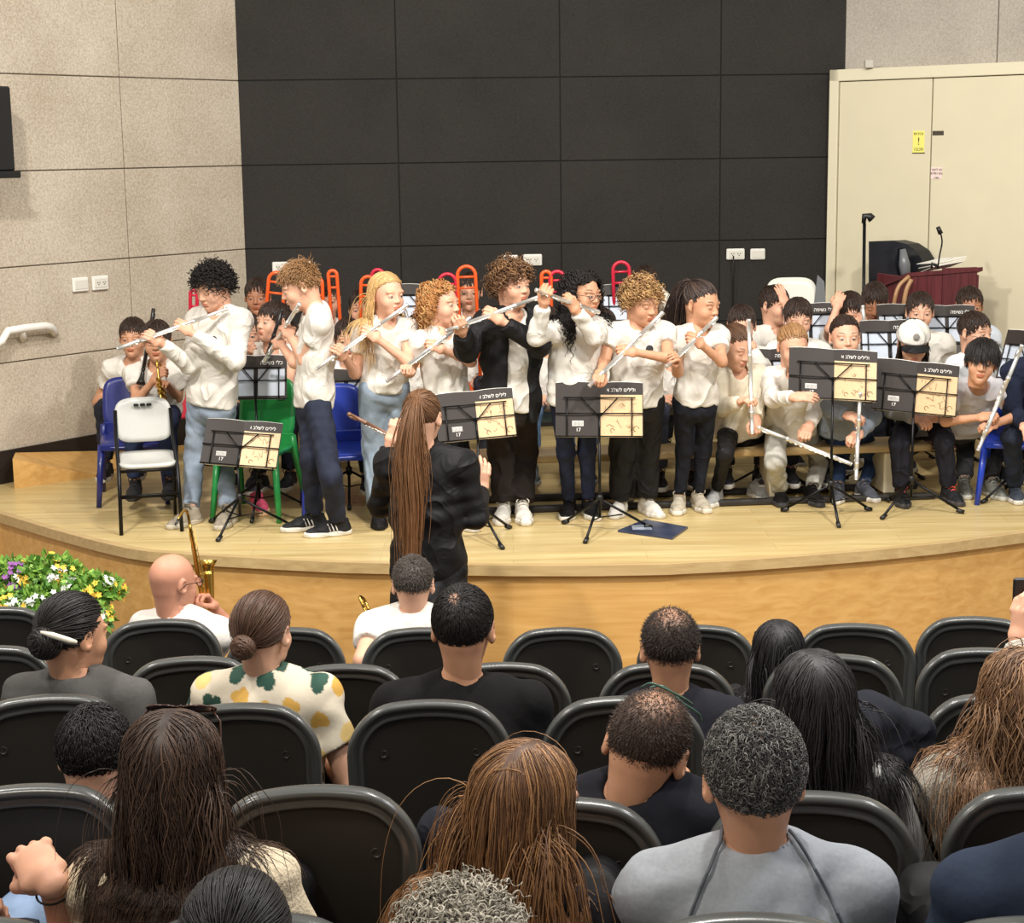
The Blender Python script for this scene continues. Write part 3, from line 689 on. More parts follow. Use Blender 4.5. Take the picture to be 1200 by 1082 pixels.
def bend(S, W, Lu, Lf, pole):
    d = W-S; L = np.linalg.norm(d); L = min(L, (Lu+Lf)*.999); u = unit(d); a = (Lu*Lu-Lf*Lf+L*L)/(2*L); h = math.sqrt(max(0, Lu*Lu-a*a)); p = unit(np.asarray(pole)-u*np.dot(pole, u)); return S+u*a+p*h
def person(label, Hh, D, yaw, head, neck, pel, A=None, B=None, legs=None, skin='a', hair=('short', 'dark'), top=(WHITE, 'short'), bot=(BLACK, 'slim'),
           shoes=None, hs=1., group=None, floor=ZS, res=.0095, headres=.0038, fat=1., over=None, gaze=None, hdens=1., hands=True, tyaw=None, topkind='', hem=-.02, collar=False, category='person', cap=True, hem2=0, print_=None, lower=True, deny=False, seatpitch=None):
    pcount[0] += 1; seed = pcount[0]*7+3; s = Hh/1.72; fx = fat
    N = P(neck[0], neck[1], D+(neck[2] if len(neck) > 2 else 0)); Pv = P(pel[0], pel[1], D+(pel[2] if len(pel) > 2 else 0))
    Y = math.radians(yaw); w = np.array([math.cos(Y), math.sin(Y), 0]); fr = np.array([math.sin(Y), -math.cos(Y), 0])
    Yh = math.radians(tyaw if tyaw is not None else yaw); wh = np.array([math.cos(Yh), math.sin(Yh), 0]); frh = np.array([math.sin(Yh), -math.cos(Yh), 0])
    t = N-Pv; Lt = np.linalg.norm(t); tu = t/Lt
    Cc = P(head[0], head[1], D+head[2]); hR = Rz(math.radians(head[3])) @ Rx(math.radians(head[4])) @ Ry(math.radians(head[5] if len(head) > 5 else 0))
    HS = hs
    base = np.array([Pv[0], Pv[1], floor]); root = empty('person', base, 0, label, category, group)
    rp = base
    SA, SB = N-w*.158*s*fx-tu*.05*s, N+w*.158*s*fx-tu*.05*s
    Lu, Lf = .285*s, .25*s
    arms = []
    for S, spec, sg in ((SA, A, -1), (SB, B, 1)):
        if spec is None or spec == 'rest':
            W_ = Pv+frh*.2*s+wh*sg*.1*s+np.array([0, 0, .06*s]); E_ = bend(S, W_, Lu, Lf, -fr*.8+w*sg*.6); sp = dict(curl=.5)
        elif spec == 'down':
            W_ = S+np.array([0, 0, -1])*.52*s+w*sg*.06+fr*.08; E_ = bend(S, W_, Lu, Lf, -fr); sp = dict(curl=.5)
        else:
            sp = spec if isinstance(spec, dict) else dict(e=spec[:2], w=spec[2:5], **(spec[5] if len(spec) > 5 else {}))
            if 'g' in sp:
                T_ = P(sp['g'][0], sp['g'][1], D+sp['g'][2]); E_ = solve(S, T_, *sp['e'], Lu, Lf+.06*s, D+sp['g'][2]*.5) if sp.get('e') is not None else bend(S, T_, Lu, Lf+.06*s, sp.get('pole', np.array([0, 0, -1])+w*sg*.6))
                W_ = T_+unit(E_-T_)*.075*s*sp.get('hs', 1.); sp = dict(sp); sp.setdefault('dir', T_-W_); sp.setdefault('curl', .8); arms.append((S, E_, W_, sg, sp)); continue
            W_ = P(sp['w'][0], sp['w'][1], D+sp['w'][2])
            E_ = solve(S, W_, *sp['e'], Lu, Lf, D+(sp['w'][2]*.5)) if 'e' in sp and sp['e'] is not None else bend(S, W_, Lu, Lf, sp.get('pole', np.array([0, 0, -1])+w*sg*.5))
        arms.append((S, E_, W_, sg, sp))
    hA, hB = Pv-wh*.09*s*fx, Pv+wh*.09*s*fx; Lth, Lsh = .42*s, .41*s
    lg = []
    if lower:
        if legs is None or legs == 'sit':
            for h, sg in ((hA, -1), (hB, 1)):
                K_ = h+frh*Lth+wh*sg*.03*s; K_[2] = max(K_[2], h[2]-.04); A_ = K_+frh*.02; A_[2] = floor+.075; 
                if K_[2]-A_[2] > Lsh: A_ = K_+frh*.02+np.array([0, 0, -Lsh])
                lg.append((h, K_, A_, Yh))
        else:
            for h, l in ((hA, legs[0]), (hB, legs[1])):
                A_ = G(l[2], l[3], floor+.08*s); K_ = solve(h, A_, l[0], l[1], Lth, Lsh, (h[1]+A_[1])/2, .4); lg.append((h, K_, A_, math.radians(l[4] if len(l) > 4 else yaw)))
    allp = [N, Pv, Cc]+[q for a in arms for q in a[:3]]+[q for l in lg for q in l[:3]]
    lo = np.min(allp, 0)-.24*max(s, .9); hi = np.max(allp, 0)+.24*max(s, .9)
    def torso(F_, g):
        F_.cone(Pv-tu*.03*s, Pv+tu*.12*Lt, (.100+g)*s*fx, .1*s*fx+g, w=wh, sx=1.38, k=.02)
        F_.cone(Pv+tu*.12*Lt, Pv+tu*.5*Lt, .1*s*fx+g, .096*s*fx+g, w=w, sx=1.28, k=.05)
        F_.cone(Pv+tu*.5*Lt, Pv+tu*.8*Lt, .098*s*fx+g, .092*s+g, w=w, sx=1.42, k=.05)
        F_.cone(SA, SB, .052*s+g, .052*s+g, k=.05)
        for S in (SA, SB): F_.cone(N-tu*.0*s, S, .04*s+g, .04*s+g, k=.05)
    def armp(F_, g, frac, cutend=True, loose=0.):
        for S, E_, W_, sg, sp in arms:
            r0, r1, r2 = .044*s*fx**.5+g+loose, .036*s+g+loose, .026*s+g+loose*.6
            if frac <= 1: F_.cone(S, S+(E_-S)*frac, r0, r0+(r1-r0)*frac+.004, k=.03, cut=0. if cutend else None)
            else: F_.cone(S, E_, r0, r1, k=.03); F_.cone(E_, E_+(W_-E_)*(frac-1), r1, r1+(r2-r1)*(frac-1), k=.02, cut=0. if cutend else None)
    # --- body: skin of neck, arms, torso, legs + head + hands in one mesh
    Fb = Field(lo, hi, res*1.15); torso(Fb, -.008)
    nb_ = Cc+hR @ (np.array([0, .02, -.075])*HS); nr_ = .046*HS*(1 if Hh < 1.6 else 1.08)
    Fb.cone(N-tu*.04*s, nb_, nr_*1.08, nr_, k=.03)
    armp(Fb, 0, 2, False)
    for h, K_, A_, _ in lg: Fb.cone(h, K_, .066*s, .045*s, k=.02); Fb.cone(K_, A_, .043*s, .030*s, k=.02)
    V, Q = Fb.surf(); V = smoothv(V, Q, 2); Vs = [V]; Qs = [Q]; n = len(V)
    sk = np.array(SKIN[skin] if isinstance(skin, str) else skin); hcol = np.array(HC[hair[1]] if hair and isinstance(hair[1], str) else (hair[1] if hair else (.05, .04, .03)))
    Cs = [np.repeat(sk[None], n, 0)]
    hv, hq, cls = head_mesh('m' if Hh > 1.6 else 'k', headres)
    Vs.append(Cc+(hR @ (hv*HS).T).T); Qs.append(hq+n); n += len(hv)
    pal = np.array([sk, sk*np.array([.88, .58, .56]), sk*.25+hcol*.75, (.42, .40, .38), (.035, .022, .016), sk*.25+hcol*.3]); 
    if gaze == 'down': pal[3] = sk*.9; pal[4] = sk*.88; pal[5] = sk*.4
    Cs.append(pal[cls])
    if hands:
        for S, E_, W_, sg, sp in arms:
            if sp.get('nohand'): continue
            x = unit(sp['dir']) if 'dir' in sp else unit(W_-E_); z = np.array(sp['bk'], float) if 'bk' in sp else fr*.6+np.array([0, 0, .6])
            Rh = frame(x, z); c_ = sp.get('curl', .55); v_, q_ = hand_mesh(c_, .0035 if s < 1.2 else .003); hsz = sp.get('hs', 1.0)*s*1.04; v2 = v_.copy(); q2 = q_
            thumb_side = sg if not sp.get('flip') else -sg   # A = right hand
            if sg == 1 and not sp.get('flip') or (sg == -1 and sp.get('flip')): v2 = v_*np.array([1, -1, 1]); q2 = q_[:, ::-1]
            Vs.append(W_+(Rh @ (v2*hsz).T).T); Qs.append(q2+n); n += len(v2); Cs.append(np.repeat(sk[None]*np.array([1., .97, .96]), len(v2), 0))
    me = npmesh('body', np.concatenate(Vs)-rp, np.concatenate(Qs)); setcol(me, np.clip(np.concatenate(Cs), 0, 1)); link('body', me, M_skin, root)
    # --- top
    if top:
        Ft = Field(lo, hi, res); g = .010 if len(top) < 3 else top[2]; torso(Ft, g)
        if Lt > 0: Ft.cone(Pv-tu*.02, Pv-tu*max(0, .08+hem)*s, .100*s*fx+g, .104*s*fx+g, w=wh, sx=1.36, k=.02) if hem > -.06 else None
        Ft.half(Pv-tu*(.05+hem)*s, -tu)
        fr_ = .52 if top[1] == 'short' else (1.93 if top[1] == 'long' else .2)
        armp(Ft, .008+.3*g, fr_, loose=.006*s)
        up_ = unit(nb_-N)
        if collar:
            Ft.cone(N-tu*.02*s, N+up_*.045*s, nr_+.014, nr_+.008, k=.015, cut=0.); 
        Ft.cone(N+up_*.02*s, nb_+up_*.05, nr_*1.0, nr_*1.0, k=.004, sub=True)
        if not collar: Ft.ell(N+fr*.045*s+up_*.01*s, (.058*s,)*3, k=.008, sub=True)
        Ft.folds(.0052 if s > .9 else .0046, 27/s, seed)
        V, Q = Ft.surf(); V = smoothv(V, Q, 1)
        link('shirt', npmesh('shirt', V-rp, Q), cloth(top[0], kind=topkind), root)
        if print_:
            mb = MB(); c_ = Pv+tu*.72*Lt+w*.05*s; 
            dd = .092*s+g+.098*s*0
            pt = c_+fr*(dd+.012); 
            for a_ in range(1):
                mb.lathe([(0, .004), (.018, .004), (.02, 0)], 14, R=frame(w, fr)); 
            q_ = mb.build('chest_emblem', cloth(srgb(60, 60, 62)), root); q_.location = pt-rp
    if over:
        Fo = Field(lo, hi, res); g = .028; torso(Fo, g); Fo.cone(Pv, Pv-tu*.1*s, .100*s+g, .108*s+g, w=wh, sx=1.36, k=.02); Fo.half(Pv-tu*(.09+hem2)*s, -tu)
        armp(Fo, .018, 1.9, loose=.01); gap = over[1]
        if gap: Fo.cone(Pv+fr*.16*s-tu*.2*s, N+fr*.14*s+tu*.05, .085*s*gap, .06*s*gap, w=fr, sx=1.6, k=.01, sub=True)
        Fo.cone(N-tu*.01*s, nb_, nr_*1.1, nr_*1.1, k=.004, sub=True); Fo.ell(N+fr*.045*s+tu*.02*s, (.07*s,)*3, k=.008, sub=True)
        Fo.folds(.005, 26/s, seed+5); V, Q = Fo.surf(); link(over[2] if len(over) > 2 else 'cardigan', npmesh('cardigan', smoothv(V, Q, 1)-rp, Q), cloth(over[0]), root)
    # --- trousers
    if lower and bot:
        Fp = Field(lo, hi, res); wide = {'slim': 0, 'mid': .010, 'wide': .024}[bot[1]]
        Fp.cone(Pv-tu*.05*s, Pv+tu*.1*Lt, .104*s*fx, .094*s*fx, w=wh, sx=1.38, k=.02)
        for h, K_, A_, _ in lg:
            Fp.cone(h, K_, .080*s*fx**.5+wide*.4, .055*s+wide, k=.02); E2 = A_+(K_-A_)*(.1 if bot[1] != 'crop' else .3)
            Fp.cone(K_, E2, .055*s+wide, .042*s+wide*1.25, k=.03, cut=0.)
        Fp.folds(.005 if wide else .003, 34/s, seed+2); V, Q = Fp.surf(); link('trousers', npmesh('trousers', smoothv(V, Q, 1)-rp, Q), cloth(bot[0], kind=bot[2] if len(bot) > 2 else ''), root)
        if shoes:
            sm = shoe_mesh('low'); k_ = s*1.03
            for h, K_, A_, ya in lg:
                so = link('shoe', sm[1], None, root); so.location = (A_[0]-rp[0], A_[1]-rp[1], floor-rp[2]); 
                if legs is None or legs == 'sit': so.location.z = A_[2]-.075-rp[2]
                so.rotation_euler = (0, 0, ya); so.scale = (k_*1.08,)*3
                # per-object materials on shared meshes
                for ob, col_, nm in ((so, shoes[0], 'shoe'),):
                    ob.data = ob.data.copy(); ob.data.materials.clear(); ob.data.materials.append(cloth(col_, .6))
                for me_, col_, nm in ((sm[0], shoes[1] if len(shoes) > 1 else WHITE, 'sole'), (sm[2], shoes[2] if len(shoes) > 2 else shoes[0], 'laces')):
                    c_ = link(nm, me_.copy(), None, so); c_.data.materials.clear(); c_.data.materials.append(cloth(col_, .6))
            if len(shoes) > 3:
                for so in [c for c in root.children if c.name.startswith('shoe')]:
                    for sx in (-1, 1):
                        for k3 in range(3):
                            mb = MB(); y3 = -.012-.02*k3; mb.tube([(sx*.0385, y3, .03), (sx*.036, y3-.006, .05), (sx*.026, y3-.014, .072)], .0035, 5); mb.build('stripe', cloth(shoes[3], .6), so)
    # --- hair
    if hair:
        st = hair[0] if isinstance(hair[0], dict) else dict(H[hair[0]]); 
        obst = [(N-tu*.2*Lt-fr*0, np.array([.19*s*fx, .19*s*fx, .33*s])*1.0), (SA, np.array([.075*s]*3)), (SB, np.array([.075*s]*3))]
        # torso ellipsoid aligned with the axes is enough
        gx = (top[2] if top and len(top) > 2 else .010)+.008; e = .108*s*fx+.012+gx; obst[0] = (N-tu*.34*Lt, np.array([max(abs(w[0])*.17*s*fx+gx, e), max(abs(w[1])*.17*s*fx, e), .34*Lt+.01*s+gx]))
        obst[1] = (SA, np.array([.062*s+gx]*3)); obst[2] = (SB, np.array([.062*s+gx]*3)); obst += [(N*.5+q_*.5, np.array([.062*s+gx]*3)) for q_ in (SA, SB)]
        if st['mode'] == 'part': nk_ = st.get('nkw', .074)*HS; obst.append((N*.5+Cc*.5, np.array([nk_, nk_*1.05, .17])))
        make_hair(root, Cc, hR, HS*(1.0), st, hcol, seed, obst, hdens)
    root['_n'] = 0; del root['_n']
    info = dict(root=root, C=Cc, R=hR, HS=HS, N=N, Pv=Pv, w=w, fr=fr, tu=tu, arms=arms, s=s, base=rp, S=(SA, SB))
    return info
def glasses(info, m=None, up=False):
    r = info['root']; C, R, S = info['C'], info['R'], info['HS']; mb = MB(); m = m or M_blackm
    z0 = .006 if not up else .0; f = lambda p: C+R @ (np.array(p)*S)-info['base']
    T_ = np.eye(3) if not up else Rx(-1.05)
    c = np.array([0, .0, .0]) if not up else np.array([0, -.012, .012])
    g = lambda p: f(T_ @ (np.array(p)-(0, 0, .006))*(1.0 if not up else 1.02)+c+np.array([0, 0, .006 if not up else .0]))
    rx, rz = (.022, .019) if not up else (.03, .024)
    for s in (-1, 1):
        mb.tube([g((s*.033+rx*math.cos(a), -.104, .004+rz*math.sin(a))) for a in np.linspace(0, 2*PI, 16, endpoint=False)], .0022 if up else .0015, 5, closed=True)
        mb.tube([g((s*.056, -.102, .008)), g((s*.074, -.08, .010)), g((s*.083, .0, .008)), g((s*.083, .03, -.012))], .0022 if up else .0015, 5)
    mb.tube([g((-.012, -.105, .006)), g((0, -.108, .009)), g((.012, -.105, .006))], .0018, 5)
    fr_ = mb.build('sunglasses' if up else 'glasses', m, r)
    for s in (-1, 1):
        l = MB(); n = 16; pts = [g((s*.033+rx*.96*math.cos(a), -.104, .004+rz*.96*math.sin(a))) for a in np.linspace(0, 2*PI, n, endpoint=False)]
        l.add(pts, [tuple(range(n))]); l.build('lens', mat('sun_lens', (.02, .012, .01), .08, spec=.8) if up else mat('clear_lens', (.95, .97, 1), .02, trans=1.), fr_)
# ---------------------------------------------------------------- instruments
M_silver = mat('silver_metal', srgb(238, 237, 232), .38, .85)
M_gold = mat('brass_metal', srgb(206, 164, 78), .25, 1.0)
M_reed = mat('dark_wood_instrument', srgb(26, 22, 20), .3)
def put(root, p0, p1, roll_ref=(0, 0, 1)):
    """local +Z of the thing runs from p0 to p1"""
    z = unit(np.asarray(p1)-np.asarray(p0)); x = unit(np.cross(roll_ref, z)) if abs(np.dot(roll_ref, z)) < .98 else np.array([1., 0, 0]); y = np.cross(z, x)
    root.matrix_world = Matrix(((x[0], y[0], z[0], p0[0]), (x[1], y[1], z[1], p0[1]), (x[2], y[2], z[2], p0[2]), (0, 0, 0, 1)))
_fl = {}
def flute(p0, p1, label, group=None, m=None, key=None, name='flute', kn=11, ref=(0, 0, 1), rad=.0105):
    """p0 mouth end, p1 foot end"""
    p0 = np.asarray(p0); p1 = np.asarray(p1); L = np.linalg.norm(p1-p0); m = m or M_silver; key = key or m
    root = empty(name, p0, 0, label, 'flute' if name == 'flute' else 'clarinet', group)
    mb = MB(); r = rad
    mb.lathe([(0, 0), (r*1.05, 0), (r*1.1, .012), (r, .014), (r, L*.3), (r*1.22, L*.3), (r*1.22, L*.325), (r, L*.33), (r, L*.8), (r*1.15, L*.8), (r*1.15, L*.82), (r, L*.825), (r, L-.004), (r*1.1, L-.004), (r*1.1, L), (0, L)], 12)
    mb.build('tube', m, root)
    mb = MB(); mb.lathe([(0, 0), (.019, 0), (.019, .004), (.010, .006), (0, .006)], 12, (0, 0, 0)); lp = mb.build('lip_plate', m, root); lp.rotation_euler = (PI/2, 0, 0); lp.location = (0, -r*.8, L*.09); lp.scale = (.7, 1.2, 1)
    if ('k', key.name) not in _fl:
        kb = MB(); kb.lathe([(0, 0), (.0085, 0), (.0095, .002), (.0085, .0045), (.006, .0035), (0, .0035)], 10, R=Rx(PI/2)); km = kb.mesh('key'); km.materials.append(key); _fl[('k', key.name)] = km
    for i in range(kn):
        k = bpy.data.objects.new('key', _fl[('k', key.name)]); COL.objects.link(k); k.parent = root; k.location = ((-.004 if i % 3 else .004), -r*.85, L*(.36+.58*i/kn))
    for dx, a, b in ((.0095, .36, .78), (-.008, .5, .95)):
        mb = MB(); mb.tube([(dx, -r*.8, L*a), (dx, -r*.8, L*b)], .0024, 6)
        for t in np.linspace(a, b, 6): mb.tube([(dx, -r*.8, L*t), (dx*.6, -r*.2, L*t)], .002, 5)
        mb.build('key_rod', key, root)
    put(root, p0, p1, ref); return root
def clarinet(p0, p1, label, group=None):
    L = np.linalg.norm(np.asarray(p1)-np.asarray(p0)); root = flute(p0, p1, label, group, M_reed, M_silver, 'clarinet', 9)
    mb = MB(); mb.lathe([(.0115, L-.07), (.014, L-.04), (.022, L-.015), (.028, L), (.025, L), (.018, L-.012)], 14); mb.build('bell', M_reed, root); return root
def bez(pts, n=24):
    """catmull rom through points"""
    P_ = [np.asarray(p, float) for p in pts]; P_ = [2*P_[0]-P_[1]]+P_+[2*P_[-1]-P_[-2]]; out = []
    for i in range(1, len(P_)-2):
        for k in range(max(2, n//(len(P_)-3))):
            t = k/max(2, n//(len(P_)-3)); a, b, c, d = P_[i-1:i+3]; out.append(.5*((2*b)+(-a+c)*t+(2*a-5*b+4*c-d)*t*t+(-a+3*b-3*c+d)*t**3))
    out.append(P_[-2]); return out
def saxophone(loc, rz, label, sc_=1., tilt=0.):
    root = empty('saxophone', loc, rz, label, 'saxophone'); root.scale = (sc_,)*3; root.rotation_euler = (tilt, 0, rz)
    path = bez([(0, 0, .62), (0, -.01, .4), (0, -.02, .1), (0, -.05, .03), (0, -.095, .04), (0, -.12, .12), (0, -.15, .26)], 36); n = len(path)
    mb = MB(); mb.tube(path, [.011+.03*(i/n)**1.6 for i in range(n)], 14); mb.build('body_tube', M_gold, root)
    mb = MB(); c = path[-1]; mb.lathe([(.036, -.02), (.044, .03), (.066, .07), (.062, .07), (.038, .02)], 18, c=c, R=Rx(.3)); mb.build('bell', M_gold, root)
    nk = bez([(0, 0, .61), (0, 0, .68), (0, .03, .72), (0, .1, .71), (0, .15, .69)], 16); mb = MB(); mb.tube(nk, .009, 10); mb.build('neck', M_gold, root)
    mb = MB(); mb.tube([(0, .13, .695), (0, .2, .67)], [.011, .006], 10); mb.build('mouthpiece', M_blackp, root)
    for i in range(12):
        mb = MB(); z = .1+.042*i; mb.lathe([(0, 0), (.015-.0005*i, 0), (.015-.0005*i, .004), (0, .006)], 10, c=(.0, -.035+.002*i, z), R=Rx(PI/2)); mb.build('key', M_gold, root)
    for dx in (-.02, .02):
        mb = MB(); mb.tube([(dx, -.02, .1), (dx, -.012, .58)], .003, 6); mb.build('key_rod', M_gold, root)
    return root
def trumpet(p0, p1, label, group=None):
    root = empty('trumpet', p0, 0, label, 'trumpet', group); L = np.linalg.norm(np.asarray(p1)-np.asarray(p0))
    mb = MB(); mb.lathe([(.008, 0), (.005, .02), (.005, L*.8)], 10); mb.build('lead_pipe', M_gold, root)
    mb = MB(); mb.lathe([(.006, L*.35), (.008, L*.7), (.016, L*.85), (.022, L*.95), (.034, L), (.032, L), (.012, L*.86)], 18, c=(0, .07, 0)); mb.build('bell', M_gold, root)
    for i in range(3):
        mb = MB(); z = L*.4+i*.035; mb.tube([(0, -.03, z), (0, .1, z)], .011, 10); mb.tube([(0, -.055, z), (0, -.03, z)], .004, 6); mb.build('valve', M_gold, root)
    for z in (L*.12, L*.8):
        mb = MB(); mb.tube(bez([(0, 0, z), (0, .0, z+.05*(1 if z > .2 else -1)), (0, .07, z+.05*(1 if z > .2 else -1)), (0, .07, z)], 12), .006, 8); mb.build('tuning_slide', M_gold, root)
    put(root, p0, p1, (0, 1, 0)); return root
_tb = {}
def trombone(px, ytop, d, hpx, wpx, col, label, group, ry=0.):
    """plastic trombone held upright, its tuning bend on top with two crossbars"""
    m = mat('plastic_'+col, srgb(232, 92, 34) if col == 'orange' else srgb(196, 34, 60), .35, coat=.3)
    top = P(px, ytop, d); sc_ = d/F; Hh = hpx*sc_; W = max(wpx*sc_/2, .02); R_ = .0115
    root = empty('trombone', (top[0], top[1], top[2]-Hh), 0, label, 'trombone', group); root.rotation_euler = (0, ry, 0)
    yaw = 0
    arc = [(W*math.cos(a), 0, Hh-W-R_+W*math.sin(a)) for a in np.linspace(0, PI, 14)]
    mb = MB(); mb.tube([(W, 0, -.35)]+arc+[(-W, 0, -.2)], R_, 12); mb.build('slide_tube', m, root)
    for z in (Hh-W-R_-.01, Hh-W-.09):
        mb = MB(); mb.tube([(-W, 0, z), (W, 0, z)], .008, 8); mb.build('crossbar', m, root)
    mb = MB(); mb.lathe([(.012, 0), (.016, -.1), (.03, -.22), (.06, -.3), (.1, -.34), (.096, -.34), (.02, -.2)], 20, c=(-W, 0, -.15)); mb.build('bell', m, root)
    mb = MB(); mb.lathe([(.006, 0), (.012, .02), (.012, .03), (.009, .03)], 12, c=(W, 0, -.39)); mb.build('mouthpiece', M_blackp, root)
    root.rotation_euler = (0, ry, 0); return root
# ---------------------------------------------------------------- music stands with books
M_cover = mat('book_cover_black', srgb(50, 43, 39), .55, spec=.3); M_tan = mat('book_cover_tan', srgb(206, 174, 130), .45, noise=.05, nscale=50); M_paper = mat('paper', srgb(240, 238, 230), .7)
M_ltr = mat('white_lettering', srgb(235, 232, 225), .6); M_label = mat('label_white', srgb(206, 202, 196), .6); M_sketch = mat('sketch_ink', srgb(140, 108, 72), .7)
M_sheet = mat('sheet_blue', srgb(190, 198, 210), .6)
def music_stand(gx, gy, dpx, dpy, yaw, label, blabel, group='music stands along the front of the stage', z=ZS, title='חלילים לשלב א', tilt=.42, bw=.215, bh=.29, book=True, open_=.14, spread=.27, flip=False, legyaw=0.5, roll=0., front='tan', bl_group=None):
    """(gx,gy) ground pixel of the pole, (dpx,dpy) pixel of the bottom centre of the desk; yaw 0: the back of the desk faces the camera"""
    g = G(gx, gy, z); D_ = g[1]; tp = P(dpx, dpy, D_); hz = tp[2]-z; root = empty('music_stand', g, math.radians(yaw), label, 'music stand', group)
    hub = .17
    mb = MB(); mb.tube([(0, 0, hub-.09), (0, 0, hz+.02)], [.0085, .006], 8); mb.build('pole', M_blackm, root)
    mb = MB(); mb.lathe([(.0, hub-.02), (.016, hub-.02), (.018, hub+.02), (.012, hub+.03), (.0, hub+.03)], 12); mb.build('hub', M_blackp, root)
    for k in range(3):
        a = legyaw+k*2*PI/3; c, s = math.cos(a), math.sin(a)
        mb = MB(); mb.tube([(0.01*c, .01*s, hub), (spread*c, spread*s, .012)], .0075, 6); mb.tube([(0, 0, hub-.09), (spread*.45*c, spread*.45*s, hub*.52)], .004, 5); lg = mb.build('leg', M_blackm, root)
        mb = MB(); mb.tube([((spread-.03)*c, (spread-.03)*s, .022), ((spread+.01)*c, (spread+.01)*s, .009)], .012, 8); mb.build('rubber_foot', M_blackp, lg)
    T = Matrix.Translation((0, 0, hz)) @ Matrix.Rotation(math.radians(roll), 4, 'Y') @ Matrix.Rotation(-tilt, 4, 'X')
    tip = tp
    wr = MB(); W_, H_ = bw*1.0, bh*.86; q = .0034; y = -.006
    for zz, a in ((.002, 1.0), (H_*.5, 1.0), (H_*.84, .82)): wr.tube([(-W_*a, y, zz), (W_*a, y, zz)], q, 6)
    for s in (-1, 1):
        wr.tube([(0, y, H_*.42), (s*W_*.42, y, H_*.84)], q, 6); wr.tube([(s*W_*.74, y, 0), (s*W_*.74, y, H_*.84)], q, 6); wr.tube([(s*W_*.9, y, .002), (s*W_*.9, .035, .0), (s*W_*.7, .035, 0)], q, 6)
    wr.tube([(0, y, -.02), (0, y, H_*.5)], q*1.6, 6)
    o = wr.build('wire_desk', M_blackm, root); o.matrix_local = T
    if not book: return root
    M_ = Matrix.Translation(g) @ Matrix.Rotation(math.radians(yaw), 4, 'Z') @ T
    bk = empty('music_book', (0, 0, 0), 0, blabel, 'book', bl_group or 'music books on the stands'); bk.matrix_world = M_
    rs = random.Random(gx)
    def page(sx, depth, m, nm, th=.003):
        mb = MB(); n = 8; fr_ = []; bk_ = []
        for i in range(n+1):
            t = i/n; x = sx*bw*t; yy = .004+open_*(-math.sin(t*PI*.5)*.10*0+.16*math.sin(t*PI))*bw*1.0+depth
            for z_ in (0.0, bh): fr_.append((x, yy, z_+.006*math.sin(t*PI)*(z_ > 0)))
        v = fr_+[(x, yy+th, z_) for x, yy, z_ in fr_]; N_ = len(fr_); f = []
        for i in range(n):
            a = 2*i; f += [(a, a+2, a+3, a+1), (N_+a, N_+a+1, N_+a+3, N_+a+2), (a+1, a+3, N_+a+3, N_+a+1), (a, N_+a, N_+a+2, a+2)]
        f += [(0, 1, N_+1, N_), (2*n, N_+2*n, N_+2*n+1, 2*n+1)]; mb.add(v, f, False); return fixn(mb.build(nm, m, bk))
    c1 = page(-1, 0, M_cover, 'back_cover'); c2 = page(1, 0, M_cover, 'front_cover')
    pg = page(-1, .0045, M_paper, 'pages', .007); pg2 = page(1, .0045, M_paper, 'pages', .007)
    for q_ in (pg, pg2): q_.scale = (.985, 1, 1.012)
    def yat(x): return .004+open_*.16*math.sin(abs(x)/bw*PI)*bw
    def patch(x0, x1, z0, z1, m, par, nm, lift=.0012):
        n = 6; v = []
        for i in range(n+1):
            x = x0+(x1-x0)*i/n
            for z_ in (z0, z1): v.append((x, yat(x)-lift, z_))
        mb = MB(); mb.add(v, [(2*i, 2*i+2, 2*i+3, 2*i+1) for i in range(n)]); return mb.build(nm, m, par)
    def TT(x, z_, lift=.002):
        return Matrix(((1, 0, 0, x), (0, 0, -1, yat(x)-lift), (0, 1, 0, z_), (0, 0, 0, 1)))
    if front == 'tan':
        patch(.006, bw-.004, .0, bh*.78, M_tan, c2, 'cover_picture'); t_ = text(title[::-1], 'title', .026, M_ltr, c2, TT(bw*.52, bh*.87))
        sk_ = MB()
        for i in range(16):
            x, z_ = rs.uniform(.03, bw-.05), rs.uniform(.03, bh*.66); l = rs.uniform(.012, .04); a = rs.choice([0, .2, 1.5, -.6]); pts = [(x+l*t*math.cos(a), yat(x)-.0022, z_+l*t*math.sin(a)+.008*math.sin(t*5+i)) for t in np.linspace(0, 1, 7)]; sk_.tube(pts, .0011, 4)
        for (x, z_, rr) in ((bw*.84, bh*.15, .014), (bw*.3, bh*.12, .01)): sk_.tube([(x+rr*math.cos(a), yat(x)-.0022, z_+rr*math.sin(a)) for a in np.linspace(0, 4.6, 10)], .0018, 4)
        sk_.build('cover_drawing', M_sketch, c2)
        patch(-bw*.62, -bw*.36, bh*.2, bh*.3, M_label, c1, 'label'); text('|||||||||', 'barcode', .022, M_cover, c1, TT(-bw*.49, bh*.25, .0018)); text('17', 'number', .026, M_ltr, c1, TT(-bw*.48, bh*.13))
    else:
        patch(.012, bw-.012, .02, bh*.7, M_sheet, c2, 'cover_picture'); patch(-bw+.012, -.012, .02, bh*.7, M_sheet, c1, 'cover_picture'); text(title[::-1], 'title', .03, M_ltr, c2, TT(bw*.5, bh*.84))
    return root
